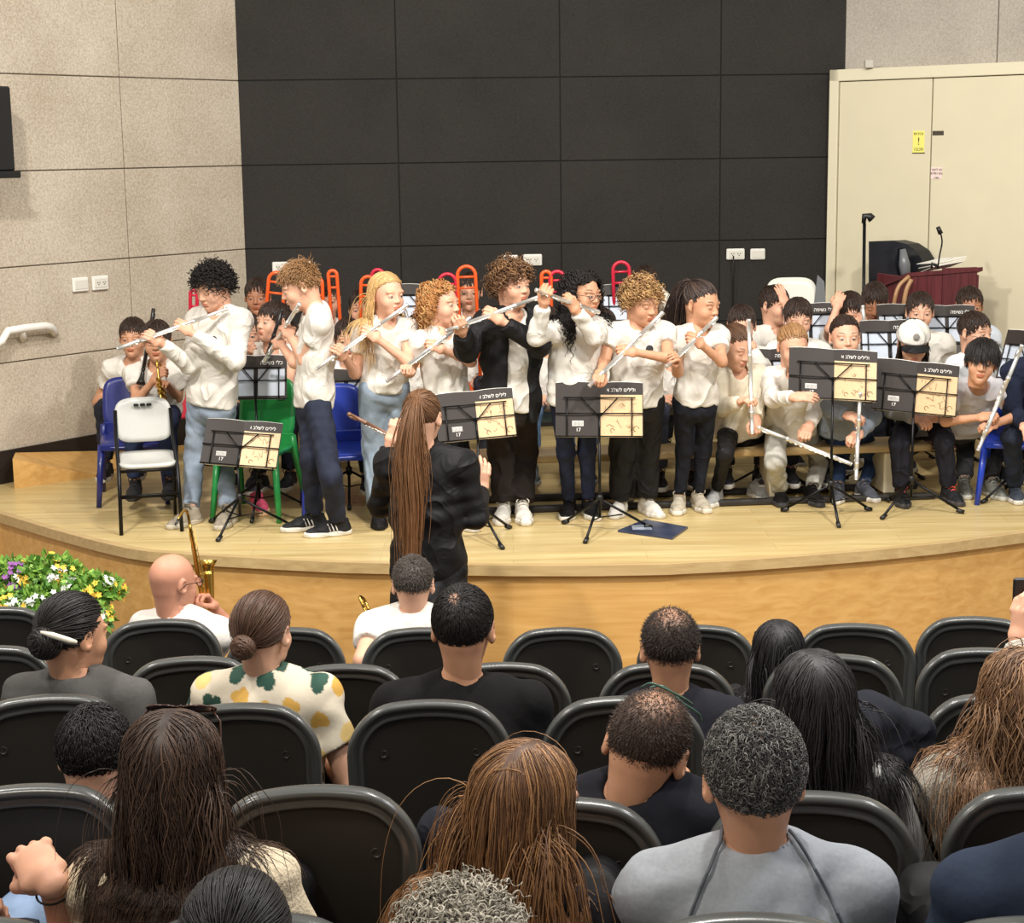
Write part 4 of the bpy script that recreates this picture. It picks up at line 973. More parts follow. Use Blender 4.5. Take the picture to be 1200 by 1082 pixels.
# ---------------------------------------------------------------- school chairs
def shell(fn, nu, nv, th, name, m, parent):
    """fn(u,v)-> point, thickened"""
    P_ = [[np.array(fn(i/(nu-1), j/(nv-1)), float) for j in range(nv)] for i in range(nu)]; v = []; f = []
    for k in (0, 1):
        for i in range(nu):
            for j in range(nv):
                a = P_[min(i+1, nu-1)][j]-P_[max(i-1, 0)][j]; b = P_[i][min(j+1, nv-1)]-P_[i][max(j-1, 0)]; n = unit(np.cross(a, b)); v.append(P_[i][j]+n*th*(k-.5))
    N_ = nu*nv
    for i in range(nu-1):
        for j in range(nv-1): a = i*nv+j; f += [(a, a+1, a+nv+1, a+nv), (N_+a, N_+a+nv, N_+a+nv+1, N_+a+1)]
    for i in range(nu-1):
        for j in (0, nv-1): a = i*nv+j; f.append((a, a+nv, N_+a+nv, N_+a))
    for j in range(nv-1):
        for i in (0, nu-1): a = i*nv+j; f.append((a, a+1, N_+a+1, N_+a))
    mb = MB(); mb.add(v, f, True); o = fixn(mb.build(name, m, parent)); return o
def sq(u, v, n=5.):
    """square -> rounded square"""
    x, y = 2*u-1, 2*v-1; r = max(abs(x), abs(y)); 
    if r < 1e-6: return .5, .5
    l = (abs(x/r)**n+abs(y/r)**n)**(1/n); return .5+.5*x/l, .5+.5*y/l
def school_chair(loc, yaw, label, style, col, group=None, sw=.36, sh=.38, bh=.7, name='plastic_chair'):
    """seat front toward -Y"""
    root = empty(name, loc, math.radians(yaw), label, 'chair', group); mc = mat('chair_'+style+'_'+('%d%d%d' % tuple(int(99*c) for c in col)), col, .32, coat=.2)
    hw = sw/2
    if style == 'folding':
        mf = M_blackm
        shell(lambda u, v: (lambda a, b: (hw*1.0*(2*a-1), -.17+.34*b, sh+.012-.018*math.sin(PI*a)*math.sin(PI*b)+.02*b))(*sq(u, v)), 12, 10, .02, 'seat', mc, root)
        shell(lambda u, v: (lambda a, b: (hw*1.0*(2*a-1), .19+.03*math.sin(PI*a)+.04*b, bh-.24+.24*b))(*sq(u, v, 4)), 14, 10, .014, 'backrest', mc, root)
        mb = MB(); [mb.rbox((x-.014, .215, bh-.045), (x+.014, .232, bh-.03), .004) for x in (-.034, 0, .034)]; mb.build('vent_slot', M_blackp, root)
        for s in (-1, 1):
            mb = MB(); mb.tube([(s*hw*1.04, -.2, .0), (s*hw*1.0, -.17, sh*.98), (s*hw*1.0, .17, bh-.2), (s*hw*.98, .21, bh-.06)], .0105, 8); mb.build('front_leg', mf, root)
            mb = MB(); mb.tube([(s*hw*.98, .25, 0), (s*hw*.96, .1, sh*.95)], .0095, 8); mb.build('rear_leg', mf, root)
        for y_, z_, r_ in ((-.19, sh*.6, .007), (.2, sh*.35, .007), (-.16, sh-.01, .009)): mb = MB(); mb.tube([(-hw, y_, z_), (hw, y_, z_)], r_, 6); mb.build('stretcher', mf, root)
    else:
        shell(lambda u, v: (lambda a, b: (hw*(2*a-1), -.19+.38*b, sh-.012*math.sin(PI*a)*math.sin(PI*b)-(.03*(1-b)**6)))(*sq(u, v)), 12, 12, .016, 'seat', mc, root)
        shell(lambda u, v: (lambda a, b: (hw*(.98-.06*b)*(2*a-1), .17+.02*math.sin(PI*a)+.07*b, sh+.03+(bh-sh-.03)*b))(*sq(u, v, 4.5)), 14, 12, .014, 'backrest', mc, root)
        for s in (-1, 1):
            mb = MB(); mb.tube([(s*hw*.95, -.15, sh-.01), (s*hw*1.12, -.2, 0)], [.021, .015], 8); mb.build('leg', mc, root)
            mb = MB(); mb.tube([(s*hw*.95, .15, sh+.06), (s*hw*.97, .16, sh-.02), (s*hw*1.12, .27, 0)], [.018, .021, .014], 8); mb.build('leg', mc, root)
        mb = MB(); mb.rbox((-hw*.97, -.185, sh-.045), (hw*.97, -.17, sh-.006), .006); mb.build('apron', mc, root); mb = MB(); mb.rbox((-hw*.97, .16, sh-.04), (hw*.97, .175, sh+.07), .006); mb.build('back_bracket', mc, root)
    return root
# ---------------------------------------------------------------- auditorium seats
M_shell = mat('seat_shell_plastic', srgb(70, 71, 69), .27, bump=.12, bscale=260, dist=.001, spec=.5); M_panel = mat('seat_back_panel', srgb(46, 43, 38), .5, bump=.15, bscale=300, dist=.001); M_cush = mat('seat_fabric', srgb(20, 21, 26), .9, noise=.15, nscale=90)
def outline(W, H_, rt, rb, n=10, top=.02):
    """rounded outline in (x,z), gently arched top, from bottom left clockwise"""
    pts = []
    for cx, cz, r, a0, a1 in ((W/2-rb, rb, rb, -PI/2, 0), (W/2-rt, H_-rt, rt, 0, PI/2), (-W/2+rt, H_-rt, rt, PI/2, PI), (-W/2+rb, rb, rb, PI, 1.5*PI)):
        for i in range(n+1): a = a0+(a1-a0)*i/n; pts.append((cx+r*math.cos(a), cz+r*math.sin(a)))
    out = []
    m = len(pts)
    for i in range(m):
        a, b = np.array(pts[i]), np.array(pts[(i+1) % m]); k = 10 if i % (n+1) == n else 1
        for j in range(k): p = a+(b-a)*j/k; out.append(p)
    res_ = []
    for x, z in out:
        f = max(0, (z/H_-.5)*2); res_.append(np.array([x*(1-.03*(1-z/H_)), z+top*(1-(2*x/W)**2)*f]))
    return res_
def seat_proto():
    root = empty('auditorium_seat', (0, 0, 0)); W, H_ = .463, .50; z0 = .40
    def ringv(ins, y, top=.024):
        o = outline(W-2*ins, H_-2*ins, max(.03, .125-ins), max(.015, .05-ins), top=top); return [(x, y-.10*(z/H_)*0+.055*(1-(2*x/W)**2)-.055+.0*z+(-.07*((z+ins)/H_)), z+ins+z0) for x, z in o]
    # the camera side is -Y; the back leans toward it
    prof = [(.03, .035), (.004, .03), (0, .018), (0, .0), (.003, -.013), (.010, -.019), (.020, -.016), (.026, -.006), (.030, -.004), (.036, -.010), (.044, -.009)]
    rings = [ringv(i, y) for i, y in prof]; n = len(rings[0]); mb = MB(); v = [p for r in rings for p in r]; f = []
    for k in range(len(rings)-1):
        for i in range(n): f.append((k*n+i, k*n+(i+1) % n, (k+1)*n+(i+1) % n, (k+1)*n+i))
    mb.add(v, f, True); fixn(mb.build('backrest_rim', M_shell, root))
    mb = MB(); r1 = ringv(.044, -.009); cpt = np.mean(r1, 0); rs_ = [r1]+[ringv(i, y) for i, y in ((.052, -.001), (.056, .0), (.09, .0), (.14, .0), (.2, .0))]; v = [p for r in rs_ for p in r]; f = []
    for k in range(len(rs_)-1):
        for i in range(n): f.append((k*n+i, k*n+(i+1) % n, (k+1)*n+(i+1) % n, (k+1)*n+i))
    f.append(tuple((len(rs_)-1)*n+i for i in range(n))); mb.add(v, f, True); fixn(mb.build('backrest_panel', M_panel, root))
    mb = MB(); rs_ = [ringv(.03, .035), ringv(.02, .06), ringv(.05, .075), ringv(.2, .08)]; v = [p for r in rs_ for p in r]; f = []
    for k in range(3):
        for i in range(n): f.append((k*n+i, k*n+(i+1) % n, (k+1)*n+(i+1) % n, (k+1)*n+i))
    f.append(tuple(3*n+i for i in range(n))); mb.add(v, f, True); fixn(mb.build('back_cushion', M_cush, root))
    for s in (-1, 1):
        x, z = s*.13, z0+H_*.74; y = .055*(1-(2*x/W)**2)-.055-.07*.74; mb = MB(); mb.lathe([(0, -.001), (.007, -.001), (.009, .002), (.011, .0035), (.012, .001), (.012, -.004)], 14, c=(x, y, z), R=Rx(PI/2)); mb.build('screw_cap', M_panel, root)
    mb = MB(); mb.rbox((-W*.46, .03, .38), (W*.46, .45, .46), .03); mb.build('seat_cushion', M_cush, root)
    mb = MB(); mb.rbox((-W*.47, .03, .35), (W*.47, .46, .385), .012); mb.build('seat_pan', M_shell, root)
    for s in (-1, 1):
        mb = MB(); mb.rbox((s*.25-.018, -.01, .0), (s*.25+.018, .06, .42), .01); mb.rbox((s*.25-.018, -.01, .36), (s*.25+.018, .3, .42), .01); mb.build('side_frame', M_shell, root)
    return root
# ---------------------------------------------------------------- flute players standing along the front of the stage
GF = 'standing flute players along the front of the stage'
def Dg(x, y): return G(x, y)[1]
def fl_dd(f, x):   # depth offset on the flute at pixel column x
    t = (x-f[0])/(f[3]-f[0]); return f[2]+(f[5]-f[2])*t
def gr(f, x, ex, ey, lift=0, **k):
    t = (x-f[0])/(f[3]-f[0]); return dict(e=(ex, ey) if ex is not None else None, g=(x, f[1]+(f[4]-f[1])*t+lift, fl_dd(f, x)), bk=k.pop('bk', (0, -.9, .5)), **k)
def flutist(D, f, label, **kw):
    return flute(P(f[0], f[1], D+f[2]), P(f[3], f[4], D+f[5]), label, 'flutes of the standing players')
f = (267, 362, -.12, 137, 409, -.32); D = Dg(248, 606)
person('boy with dark curls in a long-sleeved white top, light jeans and beige trainers, head bowed', 1.43, D, -22, (250, 337, -.03, -38, 22), (258, 366), (248, 470),
       gr(f, 178, 222, 428), gr(f, 212, 276, 424), ((228, 536, 224, 600, -35), (262, 540, 268, 600, -12)), hair=('curly', HC['black']), top=(WHITE, 'long', .018), bot=(srgb(138, 150, 166), 'mid', 'denim'), shoes=(srgb(150, 140, 124), srgb(186, 178, 160)), gaze='down', group=GF, print_=1)
flutist(D, f, 'silver flute of the boy with dark curls, pointing far left')
f = (351, 356, -.1, 309, 424, .38); D = Dg(383, 620)
person('boy in profile facing left with tousled fair hair, white tee and dark navy jeans', 1.46, D, -78, (352, 336, -.0, -80, 22), (372, 364), (368, 472),
       gr(f, 325, 345, 425), gr(f, 334, 357, 424), ((365, 540, 368, 606, -70), (388, 560, 396, 612, -70)), hair=(hs_('quiff'), 'lbrown'), bot=(srgb(38, 42, 56), 'mid', 'denim'), shoes=(srgb(34, 34, 36), WHITE, srgb(34, 34, 36), WHITE), gaze='down', group=GF, skin='a', tyaw=-70)
for i in range(3): pass
flutist(D, f, 'silver flute held by the fair-haired boy in profile')
f = (478, 357, -.12, 370, 433, -.3); D = Dg(455, 614)
person('girl with long straight fair hair, white tee and wide light blue jeans', 1.42, D, 18, (453, 346, -.02, 40, 4), (452, 378), (450, 455),
       gr(f, 400, 416, 438), gr(f, 432, 478, 424), ((440, 525, 444, 600, 5), (466, 525, 470, 600, 20)), hair=(hs_('long', len=.36, n=650), 'blond'), bot=(srgb(134, 148, 162), 'wide', 'denim'), shoes=(BLACK, BLACK), group=GF, fat=.92)
flutist(D, f, 'silver flute of the girl with long straight fair hair')
f = (552, 372, -.1, 453, 447, -.35); D = Dg(520, 618)+.1
person('girl with short copper curls in profile facing right, white tee and black trousers', 1.38, D, 38, (516, 357, .0, 62, 2), (516, 390), (524, 470),
       gr(f, 476, 480, 436), gr(f, 508, 552, 424), ((510, 532, 512, 604, 20), (540, 532, 540, 604, 30)), hair=(hs_('bobcurly', col2=HC['blond']), 'copper'), bot=(BLACK, 'slim'), shoes=(BLACK,), group=GF)
flutist(D, f, 'silver flute of the girl with copper curls')
f = (640, 345, -.14, 522, 388, -.38); D = Dg(600, 616)
person('tall boy with brown curls in an open black cardigan over a white tee', 1.5, D, 22, (600, 335, -.02, 42, 2), (600, 369), (598, 476),
       gr(f, 540, 546, 412), gr(f, 576, 632, 406), ((588, 532, 590, 594, -6), (614, 528, 612, 594, 6)), hair=(hs_('curly', col2=HC['lbrown']), 'brown'), top=(WHITE, 'short'), bot=(srgb(36, 30, 28), 'wide'), shoes=(WHITE, srgb(214, 208, 196)), over=(BLACK, 1.), group=GF, skin='d')
flutist(D, f, 'silver flute of the boy in the black cardigan')
f = (702, 366, -.12, 628, 340, -.42); D = Dg(676, 614)
i_ = person('girl with long black curls and round glasses in a white sweatshirt and dark jeans', 1.43, D, 28, (682, 345, -.02, 44, 6), (678, 378), (672, 462),
       gr(f, 640, 628, 396), gr(f, 668, 697, 394), ((663, 530, 667, 590, -10), (688, 528, 690, 590, 12)), hair=(hs_('longcurly', len=.3), 'black'), top=(WHITE, 'long', .02), bot=(srgb(34, 40, 60), 'slim', 'denim'), shoes=(BLACK, WHITE), group=GF, skin='b', hem=.02)
glasses(i_); flutist(D, f, 'silver flute of the girl in round glasses, raised beside her ear')
f = (777, 366, -.12, 690, 453, -.36); D = Dg(740, 610)
person('child with short sandy curls looking down, white tee and baggy black trousers, white trainers', 1.4, D, 10, (752, 355, -.03, 34, 16), (748, 382), (744, 470),
       gr(f, 702, 708, 424), gr(f, 732, 784, 420), ((730, 530, 727, 588, -16), (758, 528, 758, 588, 24)), hair=(hs_('curly', len=.06, col2=HC['blond']), 'lbrown'), bot=(BLACK, 'wide'), shoes=(WHITE, WHITE), group=GF, fat=1.12, gaze='down', print_=1, skin='b')
flutist(D, f, 'silver flute of the child with sandy curls')
f = (840, 372, -.12, 781, 430, -.4); D = Dg(806, 604)
person('girl with a high dark ponytail, white tee and tight black trousers', 1.4, D, 16, (822, 357, -.02, 46, 12), (818, 386), (815, 470),
       gr(f, 793, 794, 436), gr(f, 814, 846, 424), ((802, 528, 796, 584, -10), (824, 526, 818, 582, 12)), hair=(hs_('pony', tie=(-.1, .75, .7), tail=.3, tailw=.02, n=900, col2=srgb(84, 64, 54)), srgb(44, 34, 30)), bot=(srgb(28, 30, 38), 'slim'), shoes=(srgb(190, 180, 160), srgb(220, 214, 200)), group=GF, fat=.92, skin='b', gaze='down', print_=1)
flutist(D, f, 'silver flute of the girl with the high ponytail')
# ---------------------------------------------------------------- long low bench
b0, b1 = G(556, 604), G(1093, 586); bd = unit(b1-b0); bl = np.linalg.norm(b1-b0); bn_ = np.array([-bd[1], bd[0], 0])
bench = empty('bench', b0, math.atan2(bd[1], bd[0]), 'long low wooden bench with black floor runners behind the standing players', 'bench')
mb = MB(); mb.rbox((0, .03, .27), (bl, .33, .31), .008); mb.build('seat_plank', M_nosing, bench)
for y in (0, .30):
    mb = MB(); mb.rbox((-.02, y, 0), (bl+.02, y+.055, .035), .01); mb.build('floor_runner', mat('runner_black', srgb(40, 36, 33), .5), bench)
for x in (.25, bl*.33, bl*.66, bl-.22):
    mb = MB(); mb.rbox((x-.045, .05, .03), (x+.045, .30, .27), .01); mb.build('support', mat('cream_support', srgb(206, 194, 164), .6), bench)
# ---------------------------------------------------------------- players seated on the bench
GB = 'players seated on the low bench'
def py_at(px, z, d):
    lo_, hi_ = -200., 1400.
    for _ in range(40):
        m = (lo_+hi_)/2
        if P(px, m, d)[2] > z: lo_ = m
        else: hi_ = m
    return lo_
def benchp(label, X0, Y0, D, nx, ny, px_, legs, dp=.12, **kw):
    k = dict(group=GB); k.update(kw); Hh = k.pop('H', 1.4); yaw = k.pop('yaw', 0); hyaw = k.pop('hy', 0); pit = k.pop('pit', 5); rl = k.pop('rl', 0)
    zp = k.pop('zp', 1.15)
    return person(label, Hh, D, yaw, (X0, Y0, k.pop('hd', -.05), hyaw, pit, rl), (nx, ny, 0), (px_, py_at(px_, zp, D+dp), dp), legs=legs, **k)
D = 9.35
benchp('girl in a cream hoodie and black leggings on the bench, head bowed toward her flute', 862, 407, D, 864, 436, 868, ((850, 532, 839, 576, -20), (896, 536, 886, 570, 25)), A=dict(e=(846, 478), g=(876, 468, -.28)), B=dict(e=(886, 470), g=(886, 500, -.25)), yaw=18, hy=35, pit=24, hair=(hs_('tied', tie=(0, 1, -.1)), 'brown'), top=(CREAM, 'long', .022), bot=(BLACK, 'slim'), shoes=(srgb(160, 160, 158), WHITE), gaze='down')
flute(P(877.5, 374, D-.3), P(887, 508, D-.3), 'silver flute held upright by the girl in the cream hoodie')
benchp('fair-haired girl in white jumper and pale camouflage trousers reaching toward the stand', 929, 406, D, 929, 437, 926, ((908, 540, 914, 575, -5), (962, 540, 951, 575, 8)), A=dict(e=(905, 468), w=(930, 466, -.4), curl=.3, dir=(1, -.3, .1)), B=dict(e=(958, 476), g=(945, 507, -.3)), hy=8, pit=16, hair=(hs_('tied', tie=(0, 1, .3)), 'lbrown'), top=(WHITE, 'long', .018), bot=(srgb(176, 174, 164), 'mid'), shoes=(BLACK, srgb(60, 60, 60)), gaze='down')
flute(P(888, 501, D-.34), P(998, 544, D-.36), 'silver flute lying aslant over the knees of the girl in camouflage trousers')
D = 9.35
benchp('girl in a grey-blue hoodie and blue jeans peering over the music book', 990, 396, D, 991, 432, 990, ((986, 530, 982, 572, -15), (1024, 536, 1012, 570, 15)), A=dict(e=(962, 478), g=(1003, 490, -.3)), B=dict(e=(1022, 490), g=(1002, 514, -.3)), hy=0, pit=2, hair=(hs_('tied', tie=(0, 1, .3)), 'dark'), top=(srgb(128, 136, 146), 'long', .022), bot=(srgb(48, 66, 98), 'slim', 'denim'), shoes=(srgb(88, 90, 98), WHITE), print_=1)
flute(P(1008, 460, D-.34), P(999, 562, D-.38), 'silver flute pointing down between the knees of the girl in grey-blue')
i_ = benchp('child in a white and black cap with long dark hair behind the rightmost music book', 1070, 402, D+.1, 1072, 438, 1080, ((1054, 520, 1056, 576, -5), (1106, 516, 1112, 574, 10)), A=dict(e=(1046, 480), g=(1082, 494, -.2)), B=dict(e=(1118, 484), g=(1088, 492, -.2)), hd=0, hy=-5, pit=22, hair=(hs_('long', len=.2, n=800, vol=.0, volv=.02, w=.0026, clz=-.4, rand=.03), 'dark'), top=(srgb(150, 152, 156), 'long', .02), bot=(srgb(34, 34, 42), 'mid'), shoes=(srgb(36, 34, 36), srgb(70, 66, 66), srgb(232, 84, 70)), gaze='down', dp=.18)
cp = empty('cap', (0, 0, 0)); cp.parent = i_['root']; C_, R_, S_ = i_['C'], i_['R'], i_['HS']
cp.name = 'cap'; cm = Matrix.Translation(C_-i_['base']) @ Matrix([list(r) for r in R_]).to_4x4(); cp.matrix_local = cm
def ellcap(rx, ry, rz, cz, cy, z0, y0=-9, y1=9, nm='', m=None, n=28, par=None):
    mb = MB(); v = []; f = []; K = 12
    for i in range(K+1):
        ph = (PI/2)*(i/K)
        for j in range(n): th = 2*PI*j/n; v.append((rx*math.sin(ph)*math.cos(th), cy+ry*math.sin(ph)*math.sin(th), cz+rz*math.cos(ph)))
    for i in range(K):
        for j in range(n):
            q = (i*n+j, (i+1)*n+j, (i+1)*n+(j+1) % n, i*n+(j+1) % n); yc = sum(v[k][1] for k in q)/4
            if y0 <= yc <= y1: f.append(q)
    mb.add(v, f, True); o = mb.build(nm, m, par); sm_ = o.modifiers.new('s', 'SOLIDIFY'); sm_.thickness = .004; return o
ellcap(.094, .112, .100, .036, .010, 0, -9, .03, 'front_panel', cloth(WHITE), par=cp); ellcap(.093, .111, .099, .036, .010, 0, .029, 9, 'back_panel', cloth(BLACK), par=cp)
shell(lambda u, v: ((2*u-1)*.075, -.092-(.075*math.sqrt(max(0, 1-((2*u-1)*.92)**2)))*v+.02*(2*u-1)**2, .040-.014*v-.02*(2*u-1)**2), 14, 6, .004, 'brim', cloth(BLACK), cp)
mb = MB(); mb.lathe([(0, .003), (.015, .003), (.018, 0)], 18); em = mb.build('emblem', cloth(srgb(128, 124, 118)), cp); em.matrix_local = Matrix.Translation((0, -.094, .088)) @ Matrix.Rotation(PI/2-.5, 4, 'X')
benchp('boy with a dark fringe leaning forward in a grey-white tee, hands clasped round his flute', 1150, 424, D-.02, 1147, 452, 1128, ((1132, 512, 1130, 566, -8), (1164, 512, 1162, 568, 12)), A=dict(e=(1108, 494), g=(1160, 488, -.3)), B=dict(e=(1190, 488), g=(1158, 500, -.3)), hy=-12, pit=6, rl=8, hair=(hs_('fringe', len=.085), 'black'), top=(srgb(206, 202, 204), 'short', .012), bot=(srgb(60, 60, 62), 'mid'), shoes=(srgb(130, 130, 122), srgb(190, 188, 178)), skin='b', hd=-.28, dp=.22, yaw=6)
flute(P(1198, 404, D-.42), P(1146, 528, D-.38), 'silver flute held aslant by the leaning boy with the dark fringe', ref=(1, 0, 0))
benchp('seated player in a dark navy jacket cut off by the right edge of the photo', 1222, 395, D, 1216, 428, 1210, ((1186, 512, 1190, 572, -10), (1232, 516, 1236, 574, 10)), A=dict(e=(1186, 480), w=(1200, 500, -.3)), B='rest', hair=('short', 'dark'), top=(NAVY, 'long', .02), bot=(srgb(38, 44, 58), 'mid', 'denim'), shoes=(srgb(70, 76, 86), WHITE))
# ---------------------------------------------------------------- players on chairs further back
GC = 'players on chairs in the back rows'
def seated(label, hx, hy, D, yaw=0, hair=('short', 'dark'), hy_=None, pit=6, rl=0, A='rest', B='rest', nx=0, **kw):
    k = dict(group=GC, top=(WHITE, 'short', .014), bot=(srgb(40, 42, 52), 'mid'), shoes=(srgb(60, 60, 64), WHITE), headres=.0046, res=.0115, hdens=.6); k.update(kw)
    sc_ = F/D; ny = hy+.150*sc_; zp = 1.22; nx_ = hx+nx
    return person(label, k.pop('H', 1.42), D, yaw, (hx, hy, -.03, yaw if hy_ is None else hy_, pit, rl), (nx_, ny, .0), (nx_+k.pop('px', 0), py_at(nx_, zp, D+.06), .06), A=A, B=B, legs=k.pop('legs', 'sit'), **k)
seated('boy with short dark hair seated far back, hand raised to his forehead', 908, 358, 10.6, 20, hy_=42, A='rest', B=dict(e=(932, 402), g=(916, 345, -.1), curl=.2), hair=('fringe', 'black'))
seated('boy with dark hair raising something white before his mouth, right of the ponytail girl', 869, 382, 9.95, -5, B=dict(e=(893, 432), g=(876, 400, -.16)), A=dict(e=(852, 430), g=(866, 400, -.16)), top=(WHITE, 'long', .016), hair=(hs_('short'), 'dark'))
seated('round-faced boy with a short dark fringe and white shirt, directly behind the camouflage-trousered girl', 935, 374, 9.95, 0, hair=('fringe', 'black'), pit=14, gaze='down')
seated('girl with brown hair pressing one hand on top of her head, wrist watch showing', 996, 366, 10.35, 0, hy_=25, pit=22, rl=0, A=dict(e=(972, 386), g=(984, 350, -.12), curl=.35), B=dict(e=(1022, 408), g=(1010, 376, -.2)), top=(WHITE, 'short', .016), hair=(hs_('tied'), 'brown'), gaze='down')
flute(P(1011, 358, 10.1), P(1016, 425, 10.0), 'silver flute held upright beside the girl with a hand on her head', kn=8)
seated('boy with thick black curls bowing his head beside the microphone stand', 1025, 354, 10.7, -8, hair=(hs_('curly', curl=.008), 'black'), pit=32, gaze='down', skin='c')
seated('girl with smooth black hair pulled back, in front of the burgundy lectern', 1078, 366, 10.35, -6, hair=(hs_('tied', tie=(0, .9, .4)), 'black'), fat=1.12)
seated('boy with short dark hair and pale blue shirt at the right of the lectern', 1136, 359, 10.7, -4, hair=(hs_('fringe', len=.05), 'black'), top=(srgb(206, 214, 224), 'short', .016), skin='c')
seated('boy with light brown hair turned right, white shirt, just behind the leaning boy', 1142, 390, 9.95, 22, hy_=38, hair=(hs_('fringe', len=.05), 'brown'), top=(srgb(222, 224, 226), 'short', .016))
# left cluster
f = (179, 372, 0, 186, 458, 0)
seated('boy with dark hair playing a brass trumpet behind the white folding chair', 184, 400, 9.85, 5, A=dict(e=(160, 470), g=(187, 438, -.22)), B=dict(e=(208, 466), g=(193, 448, -.22)), hair=('fringe', 'black'), skin='b', shoes=(srgb(40, 40, 42), srgb(60, 60, 60)), bot=(srgb(44, 54, 84), 'mid', 'denim'))
trumpet(P(184, 426, 9.62), P(190, 478, 9.5), 'gold trumpet pointed at the floor behind the white folding chair')
seated('boy at the far left of the back row, dark strap over his white tee', 156, 396, 10.4, 0, hair=('short', 'black'), skin='b')
clarinet(P(180, 362, 9.9), P(165, 450, 9.7), 'black clarinet rising above the heads at the far left')
seated('boy with swept black hair looking left, instrument strap on his white shirt', 320, 378, 9.95, -20, hy_=-42, pit=-2, hair=(hs_('quiff', len=.05), 'black'), A=dict(e=(300, 450), g=(292, 412, -.2)), B=dict(e=(338, 450), g=(316, 412, -.2)))
clarinet(P(331, 362, 9.8), P(298, 462, 9.6), 'black clarinet with silver keys held by the boy looking left')
saxophone(P(288, 462, 9.6), .5, 'gold saxophone at the left of the boy looking left', .55)
seated('white-shirted player half hidden behind the boy with dark curls', 292, 392, 10.3, 0, hair=('short', 'dark'))
seated('white-shirted player behind the fair-haired boy in profile, hands in lap', 337, 402, 10.05, -8, hair=('short', 'brown'), legs='sit')
seated('dark-haired player below the orange slides at far left', 302, 348, 11.0, 0, hair=('curly', 'black'), skin='c')
seated('player seated between the fair-haired boy in profile and the long-haired girl', 408, 398, 9.9, 5, hair=('short', 'dark'), top=(srgb(212, 214, 220), 'short', .014))
seated('dark-haired player glimpsed behind the neck of the boy in profile', 384, 352, 11.0, 5, hair=('curly', 'dark'))
seated('auburn-haired player glimpsed at the left of the long-haired girl', 424, 362, 11.0, 0, hair=('curly', 'copper'))
seated('white-shirted player between the long-haired girl and the copper-curled girl', 492, 392, 10.0, 5, hair=('short', 'dark'))
seated('dark curly-haired player glimpsed between copper curls and the cardigan boy', 550, 342, 11.1, 0, hair=('curly', 'dark'))
seated('player seated behind the cardigan boy and the girl in glasses', 642, 384, 10.1, 0, hair=('short', 'dark'), bot=(srgb(120, 150, 186), 'mid', 'denim'), shoes=(srgb(110, 120, 118), WHITE))
seated('player seated behind the girl in glasses and the sandy-curled child', 706, 386, 10.1, 0, hair=('short', 'dark'), bot=(srgb(110, 120, 140), 'mid', 'denim'))
seated('dark-haired player behind the sandy-curled child, forearm across his brow', 756, 335, 10.9, 0, hair=('curly', 'dark'), B=dict(e=(784, 356), g=(760, 328, -.12)), top=(srgb(214, 206, 190), 'long', .016))
seated('player in white and grey-blue jeans between the sandy-curled child and the ponytail girl', 786, 396, 9.9, 0, hair=('short', 'dark'), bot=(srgb(86, 94, 116), 'mid', 'denim'), shoes=(srgb(40, 40, 44), WHITE))
# plastic trombones
GT = 'plastic trombones standing upright behind the players'
for x, y, h, w_, c, lab, ry in ((318, 317, 60, 19, 'orange', 'orange plastic trombone slide at the far left of the back row', .12), (373, 325, 50, 9, 'orange', 'short orange plastic trombone slide right behind the fair-haired boy', 0), (392, 315, 70, 10, 'orange', 'tall narrow orange plastic trombone slide near the fair-haired boy', -.04),
                          (429, 322, 56, 17, 'orange', 'orange plastic trombone slide just left of the long-haired girl', .05), (441, 314, 60, 14, 'red', 'red plastic trombone slide behind the head of the long-haired girl', .03), (524, 319, 50, 20, 'red', 'red plastic trombone slide above the copper curls', .0),
                          (548, 310, 66, 21, 'orange', 'orange plastic trombone slide left of the cardigan boy', -.03), (640, 316, 46, 11, 'orange', 'orange plastic trombone slide right of the cardigan boy', .0), (653, 316, 46, 17, 'red', 'red plastic trombone slide left of the glasses girl', .0), (729, 305, 50, 19, 'red', 'red plastic trombone slide standing clear of the heads at right', -.03), (224, 338, 60, 8, 'red', 'red plastic trombone slide left of the boy with dark curls', .05)):
    trombone(x, y, 10.35 if x in (640, 653) else 10.75, h, w_, c, lab, GT, ry)
# ---------------------------------------------------------------- chairs
gc = G(176, 616); school_chair(gc, 14, 'white plastic folding chair with black frame near the left end of the stage', 'folding', srgb(196, 196, 190), sw=.30, sh=.34, bh=.66, name='folding_chair')
gc = G(303, 603); school_chair(gc, -12, 'green plastic chair behind the leftmost music stand', 'plastic', srgb(36, 150, 74), sw=.34, sh=.36, bh=.73)
gc = G(396, 600); school_chair(gc, 8, 'blue plastic chair between the fair-haired boy and the long-haired girl', 'plastic', srgb(28, 58, 168), sw=.34, sh=.36, bh=.68)
gc = G(158, 585); school_chair(gc, 10, 'dark blue plastic chair behind the white folding chair', 'plastic', srgb(30, 38, 110), sw=.34, sh=.36, bh=.68)
gc = G(1190, 586); school_chair(gc, -20, 'blue plastic chair at the right edge of the stage', 'plastic', srgb(28, 58, 168), sw=.34, sh=.36, bh=.66)
gc = G(934, 500); c_ = P(934, 345, 11.2); school_chair((c_[0], c_[1], ZS), 0, 'white plastic chair with high back by the black wall', 'plastic', srgb(226, 224, 212), sw=.38, sh=.55, bh=1.09, name='plastic_chair')
